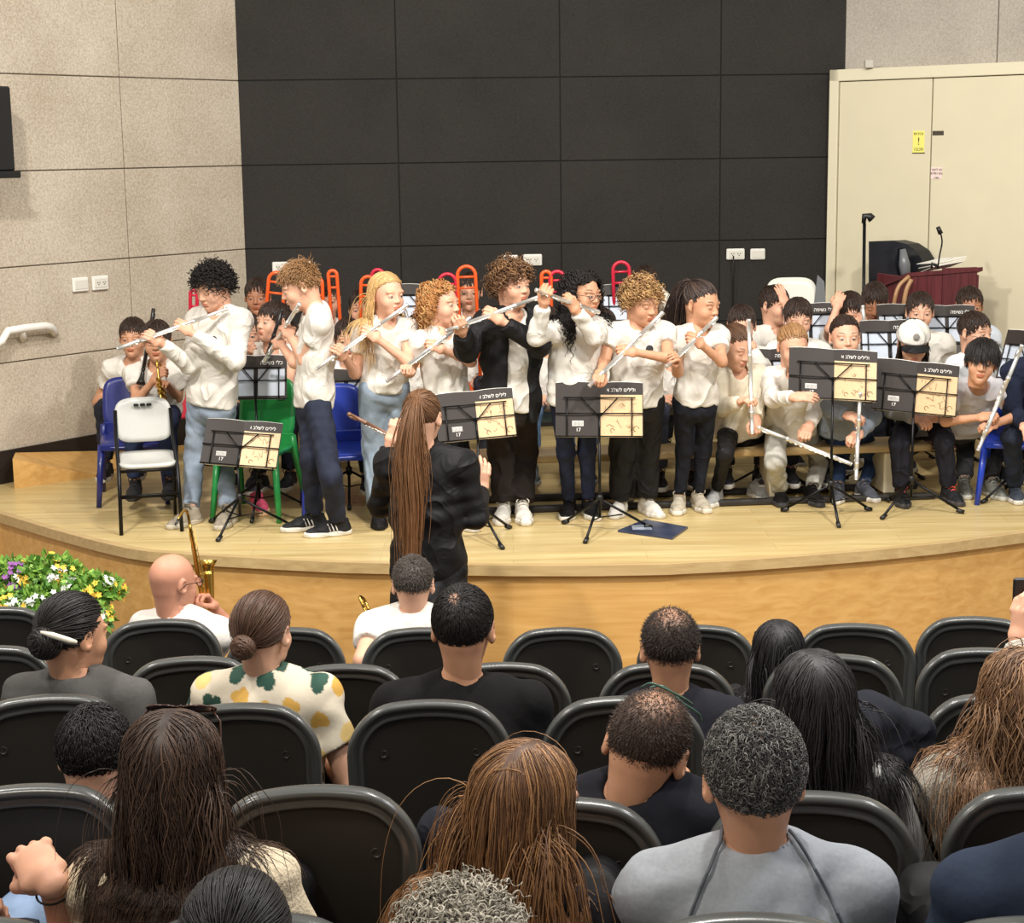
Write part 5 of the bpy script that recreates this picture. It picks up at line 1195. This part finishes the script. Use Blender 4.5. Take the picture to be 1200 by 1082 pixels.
# ---------------------------------------------------------------- music stands
def ms(*a, **k): return music_stand(*a, **k)
ms(282, 622, 279, 546, -6, 'black wire music stand in front of the green chair', 'flute book on the leftmost front stand, before the green chair', tilt=.5, legyaw=.35, bw=.205, bh=.25, roll=4)
ms(562, 632, 545, 515, 4, 'black wire music stand right beside the conductor', 'flute book on the stand beside the conductor', tilt=.38, legyaw=.9, bw=.2, bh=.25, roll=-4)
ms(703, 624, 703, 512, 0, 'black wire music stand before the glasses girl', 'flute book on the stand before the girl in glasses', tilt=.3, legyaw=.2, bw=.225, bh=.28, roll=1)
ms(973, 606, 980, 468, 0, 'black wire music stand left of the rightmost one', 'flute book the grey-blue hoodie girl peers over', tilt=.35, legyaw=.5, bw=.235, bh=.27, roll=4, title='חלילים לשלב א')
ms(1067, 600, 1066, 484, -4, 'black wire music stand nearest the right end of the stage', 'rightmost flute book, just below the capped child', tilt=.28, legyaw=-.2, bw=.225, bh=.275, roll=6, title='חלילים לשלב ב')
GS = 'music stands among the seated players'
for gx, D_, dx, dy, yw, nm, bn in ((305, 9.3, 306, 468, 0, 'small stand right behind the green chair back', 'dark book on the stand behind the green chair'), (410, 9.6, 412, 482, 6, 'stand partly hidden behind the long-haired girl', 'dark book half hidden behind the long-haired girl'), (497, 10.6, 497, 378, -4, 'stand between the long-haired girl and the copper curls', 'dark book between long fair hair and copper curls'), (738, 10.7, 738, 378, 0, 'stand between glasses girl and sandy-curled child', 'dark book between the glasses girl and sandy curls'),
                                  (905, 9.7, 905, 458, 8, 'stand left of the camouflage-trousered girl', 'dark book left of the girl in camouflage trousers'), (948, 10.4, 905, 402, 0, 'stand behind the round-faced boy at left', 'dark book left of the round-faced boy'), (1040, 9.85, 1040, 424, 0, 'stand left of the capped child', 'dark book just left of the white cap'), (1106, 10.4, 1106, 404, -3, 'stand right of the smooth-haired girl', 'dark book right of the smooth-haired girl'), (1058, 10.5, 1050, 402, 5, 'stand left of the smooth-haired girl', 'dark book left of the smooth-haired girl')):
    gy = py_at(gx, ZS, D_); ms(gx, gy, dx, dy, yw, 'black music '+nm, bn, group=GS, front='blue', title='כלי נשיפה', tilt=.3, bw=.17, bh=.24, bl_group='dark music books among the seated players')
gy = py_at(1194, ZS, 9.4); ms(1194, gy, 1190, 450, -60, 'black music stand turned sideways at the right edge', 'music book on the sideways stand at the right edge', group=GS, front='blue', tilt=.3)
# ---------------------------------------------------------------- things round the back
e = empty('lectern', P(1100, 470, 11.0)*np.array([1, 1, 0])+np.array([0, 0, ZS]), math.radians(16), 'burgundy wooden lectern with rounded wooden side before the cream door', 'lectern')
M_burg = wood('burgundy_wood', srgb(78, 30, 36), srgb(104, 46, 50), 2, 1, .4); zt_ = P(1100, 318, 11.0)[2]-ZS
mb = MB(); mb.rbox((-.24, -.02, .0), (-.01, .0, zt_-.02), .004); mb.rbox((-.008, -.02, 0), (.24, .0, zt_+.02), .004); fixn(mb.build('front_panel', M_burg, e))
for s in (-1, 1):
    mb = MB(); mb.rbox((s*.24-.012, -.02, 0), (s*.24+.012, .4, zt_-.03), .004); mb.build('side_panel', M_burg, e)
mb = MB(); mb.add([(-.27, -.03, zt_), (.27, -.03, zt_+.02), (.27, .42, zt_-.1), (-.27, .42, zt_-.12), (-.27, -.03, zt_-.025), (.27, -.03, zt_-.005), (.27, .42, zt_-.125), (-.27, .42, zt_-.145)], [(0, 1, 2, 3), (7, 6, 5, 4), (0, 4, 5, 1), (1, 5, 6, 2), (2, 6, 7, 3), (3, 7, 4, 0)]); fixn(mb.build('reading_top', M_burg, e))

mb = MB(); mb.tube(bez([(-.26, -.04, zt_-.02), (-.34, -.04, zt_-.10), (-.37, -.04, zt_-.3), (-.36, -.04, zt_-.7), (-.36, -.04, .0)], 20), .013, 8); mb.tube(bez([(-.25, -.05, zt_-.04), (-.29, -.05, zt_-.14), (-.31, -.05, zt_-.4), (-.31, -.05, 0)], 16), .015, 8); mb.build('curved_side', mat('light_wood_edge', srgb(168, 128, 88), .4), e)
q = P(1098, 312, 11.0); pp = empty('paper_sheets', q, .1, 'loose white sheets lying on the burgundy lectern', 'papers')
for i in range(3):
    mb = MB(); mb.box((-.02+.04*i, 0.02, .006*i), (.19+.03*i, .3, .006*i+.004)); k = mb.build('sheet', M_paper, pp); k.rotation_euler = (-.2+.05*i, -.16, .15*i)
def tubes(name, label, cat, loc, parts):
    e_ = empty(name, loc, 0, label, cat)
    for nm, pts, r, m in parts:
        mb = MB(); mb.tube([np.asarray(p)-np.asarray(loc) for p in pts], r, 10); mb.build(nm, m, e_)
    return e_
d = 10.95; tubes('gooseneck_microphone', 'gooseneck microphone standing on the burgundy lectern', 'microphone', P(1099, 315, d), (('base', [P(1092, 314, d), P(1092, 309, d), P(1099, 312, d)], .01, M_blackp), ('gooseneck', bez([P(1099, 315, d), P(1101, 300, d), P(1104, 284, d), P(1102, 272, d)], 16), .005, M_blackm), ('microphone_head', [P(1102.5, 274, d), P(1099, 266, d)], [.016, .013], M_blackp)))
d = 11.3; g0 = P(1013, 400, d); g0[2] = ZS
ti = tubes('microphone_stand', 'tall black microphone stand left of the black covered board', 'microphone stand', g0, (('pole', [g0, P(1013, 262, d)], .011, M_blackm), ('base', [g0+np.array([0, 0, .0]), g0+np.array([0, 0, .02])], [.13, .12], M_blackm), ('microphone', [P(1012, 262, d), P(1013, 253, d), P(1019, 254, d), P(1022, 257, d)], [.014, .02, .026, .028], M_blackp)))
# covered grand piano lid
d = 11.6; A0 = P(1017, 283, d); o = [(1018, 283), (1046, 282), (1062, 286), (1074, 294), (1080, 304), (1078, 314), (1070, 322), (1070, 420), (1018, 420)]
pp_ = [P(x, y, d) for x, y in o]; c = A0.copy(); c[2] = ZS
pn = empty('piano_lid', c, 0, 'curved black raised board with painted grey gleams behind the burgundy lectern', 'piano lid')
mb = MB(); n = len(pp_); v = [p-c for p in pp_]+[p-c+np.array([.1, .06, 0]) for p in pp_]; mb.add(v, [tuple(range(n)), tuple(range(2*n-1, n-1, -1))]+[(i, (i+1) % n, n+(i+1) % n, n+i) for i in range(n)])
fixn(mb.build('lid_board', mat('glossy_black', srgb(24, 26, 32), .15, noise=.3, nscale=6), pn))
mb = MB(); mb.tube([P(1058, 292, d-.05)-c, P(1060, 310, d-.06)-c, P(1062, 330, d-.05)-c], [.02, .04, .03], 8); mb.build('painted_gleam', mat('painted_sheen_grey', srgb(110, 112, 116), .3), pn)  # highlight on the black lid, put in as a paler grey strip
q = P(962, 360, 11.4); mb = MB(); bp_ = [(958, 322), (966, 330), (969, 372), (952, 372)]; v = [P(x, y, 11.4)-q for x, y in bp_]+[P(x, y, 11.5)-q for x, y in bp_]; mb.add(v, [(0, 1, 2, 3), (7, 6, 5, 4), (0, 4, 5, 1), (1, 5, 6, 2), (2, 6, 7, 3), (3, 7, 4, 0)]); o = fixn(mb.build('instrument_case', mat('case_grey', srgb(116, 118, 120), .4))); o.location = q; tag(o, 'grey instrument case leaning at the left edge of the cream door', 'case')
# dark folder on the floor
q = [G(724, 624), G(756, 611), G(806, 620), G(788, 633)]; c = sum(q)/4; mb = MB(); v = [p-c+np.array([0, 0, .002]) for p in q]+[p-c+np.array([0, 0, .012]) for p in q]
mb.add(v, [(3, 2, 1, 0), (4, 5, 6, 7), (0, 1, 5, 4), (1, 2, 6, 5), (2, 3, 7, 6), (3, 0, 4, 7)]); fo = fixn(mb.build('folder', mat('folder_navy', srgb(52, 60, 82), .3, noise=.3, nscale=12))); fo.location = c; tag(fo, 'dark blue folder lying on the stage floor before the sandy-curled child', 'folder')
mb = MB(); cc = G(752, 621)-c; mb.box((cc[0]-.05, cc[1]-.05, .012), (cc[0]+.05, cc[1]+.05, .0135)); mb.build('picture', mat('pale_print', srgb(150, 158, 170), .4, noise=.4, nscale=30), fo)
g_ = G(302, 598); sh_ = shoe_mesh('low'); e = empty('shoe', g_, .3, 'bright pink shoe showing under the green chair', 'shoe')
for me_, cl, nm in ((sh_[1], srgb(236, 96, 130), 'upper'), (sh_[0], srgb(230, 190, 150), 'sole')):
    m_ = me_.copy(); m_.materials.append(cloth(cl, .6)); link(nm, m_, None, e)
# flowers in a long planter before the stage
def plant(gx, gy, D_, R_, Hh, label, cols, seed, dens=1.):
    rs = np.random.RandomState(seed); c = P(gx, gy, D_); e = empty('flowering_plant', (c[0], c[1], 0), 0, label, 'flowers', 'flowering plants in the planter at left'); zc = c[2]
    V = []; Q = []; n = 0; C_ = []
    for i in range(int(900*dens)):
        d = unit(rs.normal(size=3)); d[2] = abs(d[2]); p = np.array([0, 0, zc])+d*R_*(.55+.5*rs.rand())*np.array([1, .8, .75])-np.array([0, 0, R_*.3]); u = unit(rs.normal(size=3)+d*.8); s_ = unit(np.cross(u, rs.normal(size=3))); L = .03+.025*rs.rand(); W = L*.28
        V += [p, p+u*L*.5+s_*W, p+u*L, p+u*L*.5-s_*W]; Q.append((n, n+1, n+2, n+3)); n += 4; g = rs.rand(); C_ += [np.array(srgb(70, 120, 40))*(1-g)+np.array(srgb(150, 190, 80))*g]*4
    me = npmesh('foliage', np.array(V), np.array(Q), False); setcol(me, np.array(C_)); link('foliage', me, mat('leaves', (1, 1, 1), .6, attr=True), e)
    for i in range(14):
        d = unit(rs.normal(size=3)*np.array([1, 1, .6])); d[1] = -abs(d[1]); d[2] = abs(d[2]); p = np.array([0, 0, zc])+d*R_*(.85+.2*rs.rand())*np.array([1, .8, .75])-np.array([0, 0, R_*.25]); V = []; Q = []; n = 0
        for k in range(7):
            cc = p+rs.normal(size=3)*.016
            t1 = unit(np.cross(d, (0, 0, 1.))); t2 = np.cross(d, t1)
            for a in np.linspace(0, 2*PI, 6)[:-1]:
                u = t1*math.cos(a)+t2*math.sin(a); s_ = np.cross(d, u); V += [cc, cc+u*.008+s_*.006+d*.003, cc+u*.017+d*.002, cc+u*.008-s_*.006+d*.003]; Q.append((n, n+1, n+2, n+3)); n += 4
        me = npmesh('blossom', np.array(V), np.array(Q), False); ccol = cols[i % len(cols)]; link('blossom', me, mat('petal_%d%d%d' % tuple(int(9*c) for c in ccol), ccol, .7), e)
WH, YE, PU = srgb(240, 240, 236), srgb(240, 196, 70), srgb(150, 90, 160)
plant(105, 690, 7.75, .15, 0, 'yellow and white flowering plant at the right end of the planter', (YE, WH, WH, YE), 1)
plant(58, 672, 7.9, .16, 0, 'bushy plant with yellow blossoms in the middle of the planter', (YE, YE, WH), 2)
plant(50, 706, 7.65, .15, 0, 'white-blossomed plant at the front of the planter', (WH, WH, YE), 3)
plant(8, 676, 7.9, .16, 0, 'purple and yellow flowering plant at the left edge', (PU, YE, PU, WH), 4)
plant(0, 712, 7.6, .15, 0, 'green plant with few white blossoms at lower left', (WH, YE), 5)
plant(95, 720, 7.5, .13, 0, 'low yellow-flowered plant nearest the seats', (YE, WH), 6)
pc = P(50, 730, 7.7); pb = empty('planter', (pc[0], pc[1], 0), math.radians(-12), 'long planter box holding the flowers before the stage', 'planter')
mb = MB(); mb.rbox((-.5, -.16, 0), (.38, .16, pc[2]-.1), .01); mb.build('box', mat('planter_green', srgb(60, 66, 40), .7), pb); mb = MB(); mb.rbox((-.52, -.18, pc[2]-.12), (.4, .18, pc[2]-.08), .008); mb.build('rim', mat('planter_rim', srgb(82, 78, 52), .6), pb)
# ---------------------------------------------------------------- auditorium seats
SD = {1: 6.35, 2: 5.46, 3: 4.6, 4: 3.5, 5: 2.75, 6: 2.15}
FZ = {1: .03, 2: .17, 3: .32, 4: .49, 5: .6, 6: .7}
proto = seat_proto(); first = True; SEATS = {}
rows = {1: ((-12, 712, -9, 'far left of the front row, before the flowers'), (186, 726, -6, 'of the front row right behind the bald man'), (332, 736, -4, 'of the front row beside the woman in the patterned blouse'), (493, 736, -1, 'of the front row occupied by the short-haired grey man'), (659, 736, 1, 'of the front row, empty, in the middle before the stage'), (818, 733, 4, 'of the front row right of the man with thinning hair'), (1004, 731, 6, 'of the front row at the right end before the aisle'), (1148, 723, 9, 'of the front row just right of the aisle')),
        2: ((-22, 758, -9, 'of the second row cut by the left edge'), (222, 770, -5, 'of the second row between the bun woman and patterned blouse'), (400, 779, -2, 'of the second row right of the patterned blouse'), (588, 777, 0, 'of the second row partly hidden by the black-haired man'), (783, 777, 3, 'of the second row before the man with thinning hair'), (978, 767, 5, 'of the second row at its right end'), (1160, 760, 8, 'of the second row just right of the aisle')),
        3: ((52, 815, -7, 'of the third row in front of the dark-haired boy, left'), (276, 825, -4, 'of the third row behind the patterned blouse'), (502, 821, -1, 'of the third row, empty, behind the black-haired man'), (732, 817, 2, 'of the third row before the balding man'), (962, 830, 5, 'of the third row hidden behind the long black hair'), (1180, 814, 8, 'of the third row beside the aisle, right')),
        4: ((26, 921, -6, 'of the fourth row at left, behind the dark-haired boy'), (366, 922, -2, 'of the fourth row, empty, right of the sunglasses woman'), (655, 936, 1, 'of the fourth row behind the balding man'), (952, 929, 4, 'of the fourth row behind the long black hair'), (1238, 924, 8, 'of the fourth row at the right edge')),
        5: ((-60, 1078, -4, 'of the nearest row, bottom left'), (290, 1072, 0, 'of the nearest row behind the sunglasses woman'), (880, 1073, 2, 'of the nearest row behind the grey-sweater man'), (1225, 1078, 5, 'of the nearest row, bottom right'))}
for r, L_ in rows.items():
    for xc, yt, yw, lab in L_:
        o = proto if first else copy_tree(proto); first = False
        t = P(xc, yt, SD[r]); o.location = (t[0], t[1]+.07, t[2]-.925); o.rotation_euler = (0, 0, math.radians(-yw)); SEATS[(r, xc)] = o
        tag(o, 'grey-black seat '+lab, 'seat', 'auditorium seats in rows')
# ---------------------------------------------------------------- the audience
def aud(label, hx, hy, D, nx, ny, row, yaw=180, hy_=None, pit=4, rl=0, H_=1.72, hs=1.08, px=0, A='rest', B='rest', **kw):
    k = dict(top=(BLACK, 'short', .012), bot=(srgb(22, 23, 28), 'mid'), shoes=(BLACK,), res=.011, headres=.0042 if D > 4 else .0032, topkind='soft'); k.update(kw)
    zp = FZ[row]+.56; return person(label, H_, D, yaw, (hx, hy, k.pop('hd', 0), yaw if hy_ is None else hy_, pit, rl), (nx, ny, k.pop('nd', 0)), (nx+px, py_at(nx+px, zp, D-.05), -.05), A=A, B=B, legs='sit', hs=hs, floor=FZ[row], **k)
# conductor
i_ = person('woman conductor with a very long brown ponytail, black cardigan and black skirt, seen from behind', 1.68, 7.3, 176, (495, 490, 0, 165, 4), (499, 532), (502, 668), A=dict(e=(558, 606), w=(563, 575, .22), dir=(.15, .1, 1), curl=.35, bk=(.3, -1, 0)), B=dict(e=(446, 592), w=(458, 520, .2), dir=(.3, .1, .8), curl=.8, bk=(.1, -1, .1)),
       legs=((485, 740, 484, 905, 180), (520, 740, 520, 905, 180)), hair=(hs_('pony', tie=(0, .85, .6), tail=.5, n=1500, k=26, w=.0016, tailw=.014, wave=.006, col2=srgb(112, 78, 52), tipcol=srgb(142, 98, 60)), 'brown'), top=(BLACK, 'long', .018), bot=(BLACK, 'wide'), shoes=(BLACK,), hs=1.0, floor=0., hem=.12, skin='a', res=.01)
flute(P(408, 485, 7.4), P(470, 517, 7.55), 'slender brown and silver flute held up in the conductor left hand', name='flute', m=mat('rosewood', srgb(120, 84, 62), .35), rad=.0085, key=M_silver)
sk_ = Field(i_['Pv']-np.array([.3, .3, .6]), i_['Pv']+np.array([.3, .3, .2]), .012); sk_.cone(i_['Pv']+np.array([0, 0, .05]), i_['Pv']-np.array([0, 0, .5]), .115, .14, w=np.array([1., 0, 0]), sx=1.4, cut=0.); sk_.folds(.005, 24, 5); v_, q_ = sk_.surf(); link('skirt', npmesh('skirt', v_-i_['base'], q_), cloth(srgb(30, 28, 30)), i_['root'])
# front rows
i_ = aud('bald man in a white shirt playing a saxophone, seated in the front row', 203, 684, 6.62, 212, 726, 1, yaw=160, hy_=138, pit=6, hs=1.0, H_=1.7, hair=None, top=(srgb(214, 208, 200), 'short', .016), collar=True, skin=srgb(200, 142, 116), A=dict(e=(272, 738), g=(238, 700, .12)), B='rest')
glasses(i_); q = P(240, 722, 6.72); sx_ = saxophone((q[0], q[1], q[2]), -2.6, 'gold saxophone played by the bald man', .62, tilt=0.)
sx_.rotation_euler = (-.05, .1, 2.9)
aud('man with cropped greying hair in a white shirt in the front row', 484, 686, 6.62, 484, 722, 1, hs=1.0, hair=(hs_('crop', n=3000, w=.0011), srgb(74, 66, 60)), top=(srgb(216, 212, 204), 'short', .016), collar=True, A='rest', B=dict(e=(425, 775), g=(436, 742, .15)))
trumpet(P(424, 706, 6.8), P(446, 760, 6.7), 'gold brass horn held at the left of the cropped greying man')
i_ = aud('woman with black hair in a bun held by a white clip, grey top', 86, 745, 4.85, 92, 800, 3, yaw=172, hy_=140, pit=6, H_=1.66, hs=1.02, fat=1.05, hair=(hs_('tied', tie=(-.15, 1, -.05), n=1100, w=.0016, vol=.05, volv=.07, bun=((-.25, 1.0, -.45), .05)), 'black'), top=(srgb(84, 82, 80), 'short', .014), skin='b')
C_, R_, S_, b_ = i_['C'], i_['R'], i_['HS'], i_['base']; cl = empty('hair_clip', (0, 0, 0)); cl.parent = i_['root']; cl.location = P(70, 747, 4.71)-b_; cl.rotation_euler = (0, .32, .1)
mb = MB(); mb.tube([(-.055, 0, 0), (-.02, -.006, .002), (.03, -.004, -.001), (.05, 0, -.002)], [.004, .009, .009, .005], 8); mb.build('clip_jaw', mat('ivory_clip', srgb(226, 218, 200), .3), cl); mb = MB(); mb.tube([(-.05, .014, -.004), (.045, .014, -.004)], .005, 6); mb.build('clip_jaw', M_silver, cl)
i_ = aud('woman with brown hair in a low bun, cream blouse with green and yellow hearts', 308, 742, 4.85, 312, 800, 3, yaw=176, hy_=162, pit=4, H_=1.68, hs=1.0, hair=(hs_('tied', tie=(.05, .95, -.55), n=1500, w=.0014, vol=.03, volv=.06, bun=((.05, 1.12, -.62), .036)), srgb(80, 56, 42)), top=(srgb(226, 214, 194), 'short', .018), collar=True, skin='a', res=.0055)
for o in i_['root'].children:
    if o.name.startswith('shirt'):
        me = o.data; V = np.zeros(len(me.vertices)*3); me.vertices.foreach_get('co', V); V = V.reshape(-1, 3); rs = np.random.RandomState(4); C4 = np.repeat(np.array(srgb(212, 200, 178))[None], len(V), 0); cols = [srgb(26, 62, 48), srgb(206, 160, 74), srgb(30, 70, 56), srgb(222, 190, 120)]
        done = []
        for k in range(900):
            c = V[rs.randint(len(V))]
            if done and min(np.linalg.norm(c-q) for q in done) < .07: continue
            done.append(c); a = rs.rand()*6.3; u = np.array([math.cos(a), 0, math.sin(a)]); w2 = np.array([-math.sin(a), 0, math.cos(a)]); d = V-c; m = np.linalg.norm(d, axis=1) < .05; x = d @ u/.024; y = d @ w2/.024+.1
            h = (x*x+y*y-1)**3-x*x*y**3; C4[m & (h < 0)] = cols[len(done) % 4]
        setcol(me, C4); me.materials.clear(); me.materials.append(mat('heart_blouse', (1, 1, 1), .8, attr=True, bump=.2))
aud('man with black hair and a bare crown spot, black tee', 543, 738, 4.85, 540, 806, 3, yaw=180, hy_=172, pit=2, H_=1.8, hs=1.1, fat=1.15, hair=(hs_('short', n=6000, w=.0010, len=.028, mode='out', stand=.08, k=5, rand=.12, grav=.12, crown=(.1, .6, .78), thin=((.15, .62, .74), .24, .25)), 'black'), skin='b')
aud('man with thinning dark hair, dark shirt with a pale collar, facing the stage', 785, 762, 4.9, 786, 826, 3, yaw=182, pit=2, H_=1.76, hs=1.04, hair=(hs_('crop', len=.012, thin=((0, .15, 1), .85, .4)), srgb(50, 38, 32)), top=(srgb(34, 34, 40), 'short', .014), collar=True, skin='b')
aud('woman with straight black hair parted behind, ahead of the long-haired one', 912, 768, 5.6, 915, 820, 2, yaw=178, H_=1.64, hs=1.02, hair=(hs_('long', len=.4, n=1100, w=.0018), srgb(20, 18, 20)), top=(BLACK, 'long', .015))
aud('woman with long straight black hair over a pale top, fourth row', 952, 826, 3.9, 958, 900, 4, yaw=180, hy_=186, pit=2, H_=1.66, hs=1.12, hair=(hs_('long', nkw=.084, len=.42, n=4200, k=22, w=.0011, part=.05, col2=srgb(60, 56, 56)), srgb(30, 27, 27)), top=(srgb(214, 210, 204), 'long', .015), fat=.95)
i_ = aud('balding man resting his chin on his hand, dark top, glasses pushed up', 757, 880, 3.72, 754, 930, 4, yaw=170, hy_=163, pit=14, rl=-14, H_=1.76, hs=1.14, hair=(hs_('crop', n=5500, len=.011, thin=((0, .3, .95), .8, .5)), srgb(62, 46, 36)), top=(srgb(28, 28, 34), 'long', .014), collar=False, skin='b', A=dict(e=(826, 1010), g=(794, 916, .12), curl=1.1, bk=(.6, -1, .2)))
i2 = empty('glasses', P(795, 818, 3.85), 0, 'green-black glasses perched above the forehead of the balding man', 'glasses')
for pts, nm in (([P(x, y, 3.85+dd) for x, y, dd in ((752, 806, .02), (762, 801, 0), (776, 806, 0), (800, 818, .01), (812, 826, .03))], 'temple'), ([P(x, y, 3.85+dd) for x, y, dd in ((762, 806, .05), (775, 804, .06), (788, 812, .06), (800, 824, .05), (818, 836, .06), (822, 846, .08))], 'rim')):
    mb = MB(); mb.tube([p-np.array(i2.location) for p in bez(pts, 16)], .003, 6); mb.build(nm, mat('green_frame', srgb(60, 92, 78), .25), i2)
aud('boy with short black hair low in his seat beside the sunglasses woman', 112, 888, 3.78, 112, 946, 4, yaw=178, hy_=172, pit=10, H_=1.45, hs=1.0, hair=(hs_('fringe', n=4200, w=.0012, len=.032, mode='out', flat=1, stand=.05, rand=.25, topl=.9, crown=(.1, .5, .85)), srgb(26, 22, 21)), top=(srgb(40, 38, 38), 'short', .014), skin='a')
i_ = aud('woman with long dark brown hair and sunglasses on her head, cream knitted jumper', 204, 908, 3.12, 214, 1012, 5, yaw=176, hy_=176, pit=2, H_=1.68, hs=1.06, hair=(hs_('long', nkw=.080, len=.32, n=5600, k=22, w=.0010, vol=.05, volv=.12, wave=.006, col2=srgb(96, 72, 56)), srgb(52, 37, 29)), top=(srgb(216, 200, 172), 'long', .022), topkind='knit', skin='a')
sg_ = glasses(i_, mat('tortoise_frame', srgb(60, 34, 26), .2), up=True)
aud('woman with long light brown hair hanging forward, head turned right, black top', 616, 946, 3.12, 604, 1046, 5, yaw=172, hy_=142, pit=8, rl=-8, H_=1.68, hs=1.1, hair=(hs_('long', nkw=.088, len=.46, n=6500, k=26, w=.0010, vol=.06, volv=.14, col2=srgb(176, 130, 84), wave=.004, tipcol=srgb(150, 106, 66)), srgb(92, 62, 42)), top=(srgb(32, 30, 32), 'short', .014), skin='a')
i_ = aud('man with curly greying hair thinning at the crown, grey raglan jumper', 883, 915, 3.08, 884, 1012, 5, yaw=180, hy_=182, pit=2, H_=1.82, hs=1.12, fat=1.12, hair=(hs_('crop', n=9000, k=7, len=.030, w=.0009, stand=.05, rand=.45, curl=.0022, curlf=1.4, flat=1, vol=.03, volv=.1, col2=srgb(150, 146, 140), thin=((.05, .4, .9), .55, .55)), srgb(36, 34, 34)), top=(srgb(150, 154, 160), 'long', .018), skin='b', res=.010)
for sg in (0, 1):
    S_ = i_['S'][sg]; N_ = i_['N']; mb = MB(); fr_ = i_['fr']; s_ = unit(S_-N_)
    sh_o = [o for o in i_['root'].children if o.name.startswith('shirt')][0]; V = np.zeros(len(sh_o.data.vertices)*3); sh_o.data.vertices.foreach_get('co', V); V = V.reshape(-1, 3)+i_['base']; pts = []
    lat = np.sign(np.dot(s_, i_['w']))
    for a_, z_ in [(.062+.135*t, .085-.275*t**1.35) for t in np.linspace(0, 1, 16)]:
        tgt = N_+i_['w']*lat*a_+np.array([0, 0, z_-.01]); d2 = np.abs((V-tgt) @ i_['w'])+np.abs(V[:, 2]-tgt[2]); m_ = d2 < .014
        if m_.any(): k_ = np.where(m_)[0][np.argmin((V[m_]-tgt) @ fr_)]; q_ = tgt.copy(); q_ += fr_*(np.dot(V[k_]-tgt, fr_)-.0035); pts.append(q_)
    mb.tube([p-i_['base'] for p in bez(pts, 16)], .0035, 6); mb.build('raglan_seam', cloth(srgb(96, 100, 106)), i_['root'])
i_ = aud('woman with wavy light brown hair in a grey wool cardigan, raising a phone at right', 1200, 820, 3.95, 1186, 900, 4, yaw=176, hy_=176, H_=1.68, hs=1.06, hair=(hs_('long', len=.42, n=3600, k=24, w=.0013, wave=.014, wavef=2.5, vol=.08, volv=.25, col2=srgb(170, 130, 92), rand=.3), srgb(112, 84, 64)), top=(srgb(176, 170, 158), 'long', .024), topkind='knit', B=dict(e=(1216, 850), w=(1194, 752, .32), dir=(.05, .1, 1), curl=.4, bk=(-1, -.4, 0)))
q = P(1204, 712, 4.32); mb = MB(); mb.rbox((-.04, -.005, -.08), (.04, .005, .08), .006); ph = mb.build('phone', M_blackp); ph.location = q; tag(ph, 'dark mobile phone held up at the right edge of the photo', 'phone')
mb = MB(); mb.lathe([(0, -.008), (.008, -.008), (.008, -.004)], 10, c=(-.022, 0, .055), R=Rx(PI/2)); mb.build('camera_lens', M_silver, ph)
aud('person in a dark navy top cut off by the bottom right corner', 1262, 905, 3.0, 1262, 1010, 5, yaw=184, H_=1.8, hs=1.08, fat=1.15, hair=('short', 'dark'), top=(srgb(42, 50, 66), 'long', .018))
# arm resting over the seat, bottom left
i_ = aud('person at the bottom left corner, bare forearm resting over the seat, pale blue jeans', -120, 960, 2.95, -110, 1060, 5, yaw=150, H_=1.75, hair=('short', 'dark'), top=(srgb(44, 46, 52), 'short', .016), bot=(srgb(120, 140, 168), 'mid', 'denim'), A=dict(e=(88, 1120), w=(60, 1034, .12), dir=(-.5, .6, .32), curl=.85, bk=(.1, -.8, .75), hs=1.1), skin='a')
w_ = i_['arms'][0][2]; e_ = i_['arms'][0][1]; ax = unit(w_-e_); a1 = unit(np.cross(ax, (0, 1, 0))); a2 = np.cross(ax, a1); c0_ = w_-ax*.025-i_['base']
mb = MB(); mb.tube([c0_+.034*(a1*math.cos(t)+a2*math.sin(t)) for t in np.linspace(0, 2*PI, 20, endpoint=False)], .0022, 6, closed=True); mb.build('bracelet', M_blackp, i_['root'])
aud('dark-haired person whose glossy crown rises from the bottom edge', 279, 1112, 2.35, 279, 1200, 5, yaw=180, hs=1.0, pit=0, H_=1.5, hair=(hs_('tied', n=1800, w=.0013), srgb(24, 21, 22)), top=(BLACK, 'short', .014))
aud('grey curly-haired person showing only the crown at the bottom edge', 540, 1134, 2.4, 540, 1230, 5, yaw=180, hs=1.04, pit=0, H_=1.6, hair=(hs_('curly', n=1600, len=.05, curl=.006, w=.0014, vol=.02, volv=.06, col2=srgb(200, 192, 176)), srgb(150, 142, 128)), top=(srgb(90, 90, 90), 'short', .014))
# dark jacket thrown over a seat
c = P(1042, 868, 4.35); Fj = Field(c-np.array([.2, .2, .24]), c+np.array([.2, .2, .24]), .009)
Fj.cone(c+np.array([-.07, 0, .06]), c+np.array([.06, 0, .02]), .07, .06, k=.03); Fj.cone(c+np.array([-.05, -.04, .05]), c+np.array([.02, -.05, -.18]), .075, .085, k=.04); Fj.cone(c+np.array([.06, -.02, .02]), c+np.array([.06, -.03, -.19]), .05, .06, k=.04); Fj.folds(.008, 26, 9)
v_, q_ = Fj.surf(); jk = link('jacket', npmesh('jacket', v_-c, q_), cloth(srgb(26, 28, 36))); jk.location = c; tag(jk, 'dark jacket draped over a seat right of the long black hair', 'jacket')
c = P(520, 985, 3.85); Fj = Field(c-np.array([.15, .2, .2]), c+np.array([.15, .2, .2]), .009); Fj.cone(c+np.array([0, 0, .02]), c+np.array([.01, .05, -.12]), .065, .08); Fj.folds(.005, 30, 3); v_, q_ = Fj.surf(); jk = link('jacket', npmesh('jacket', v_-c, q_), cloth(srgb(22, 24, 38))); jk.location = c; tag(jk, 'navy garment bundled on a seat left of the light brown hair', 'jacket')
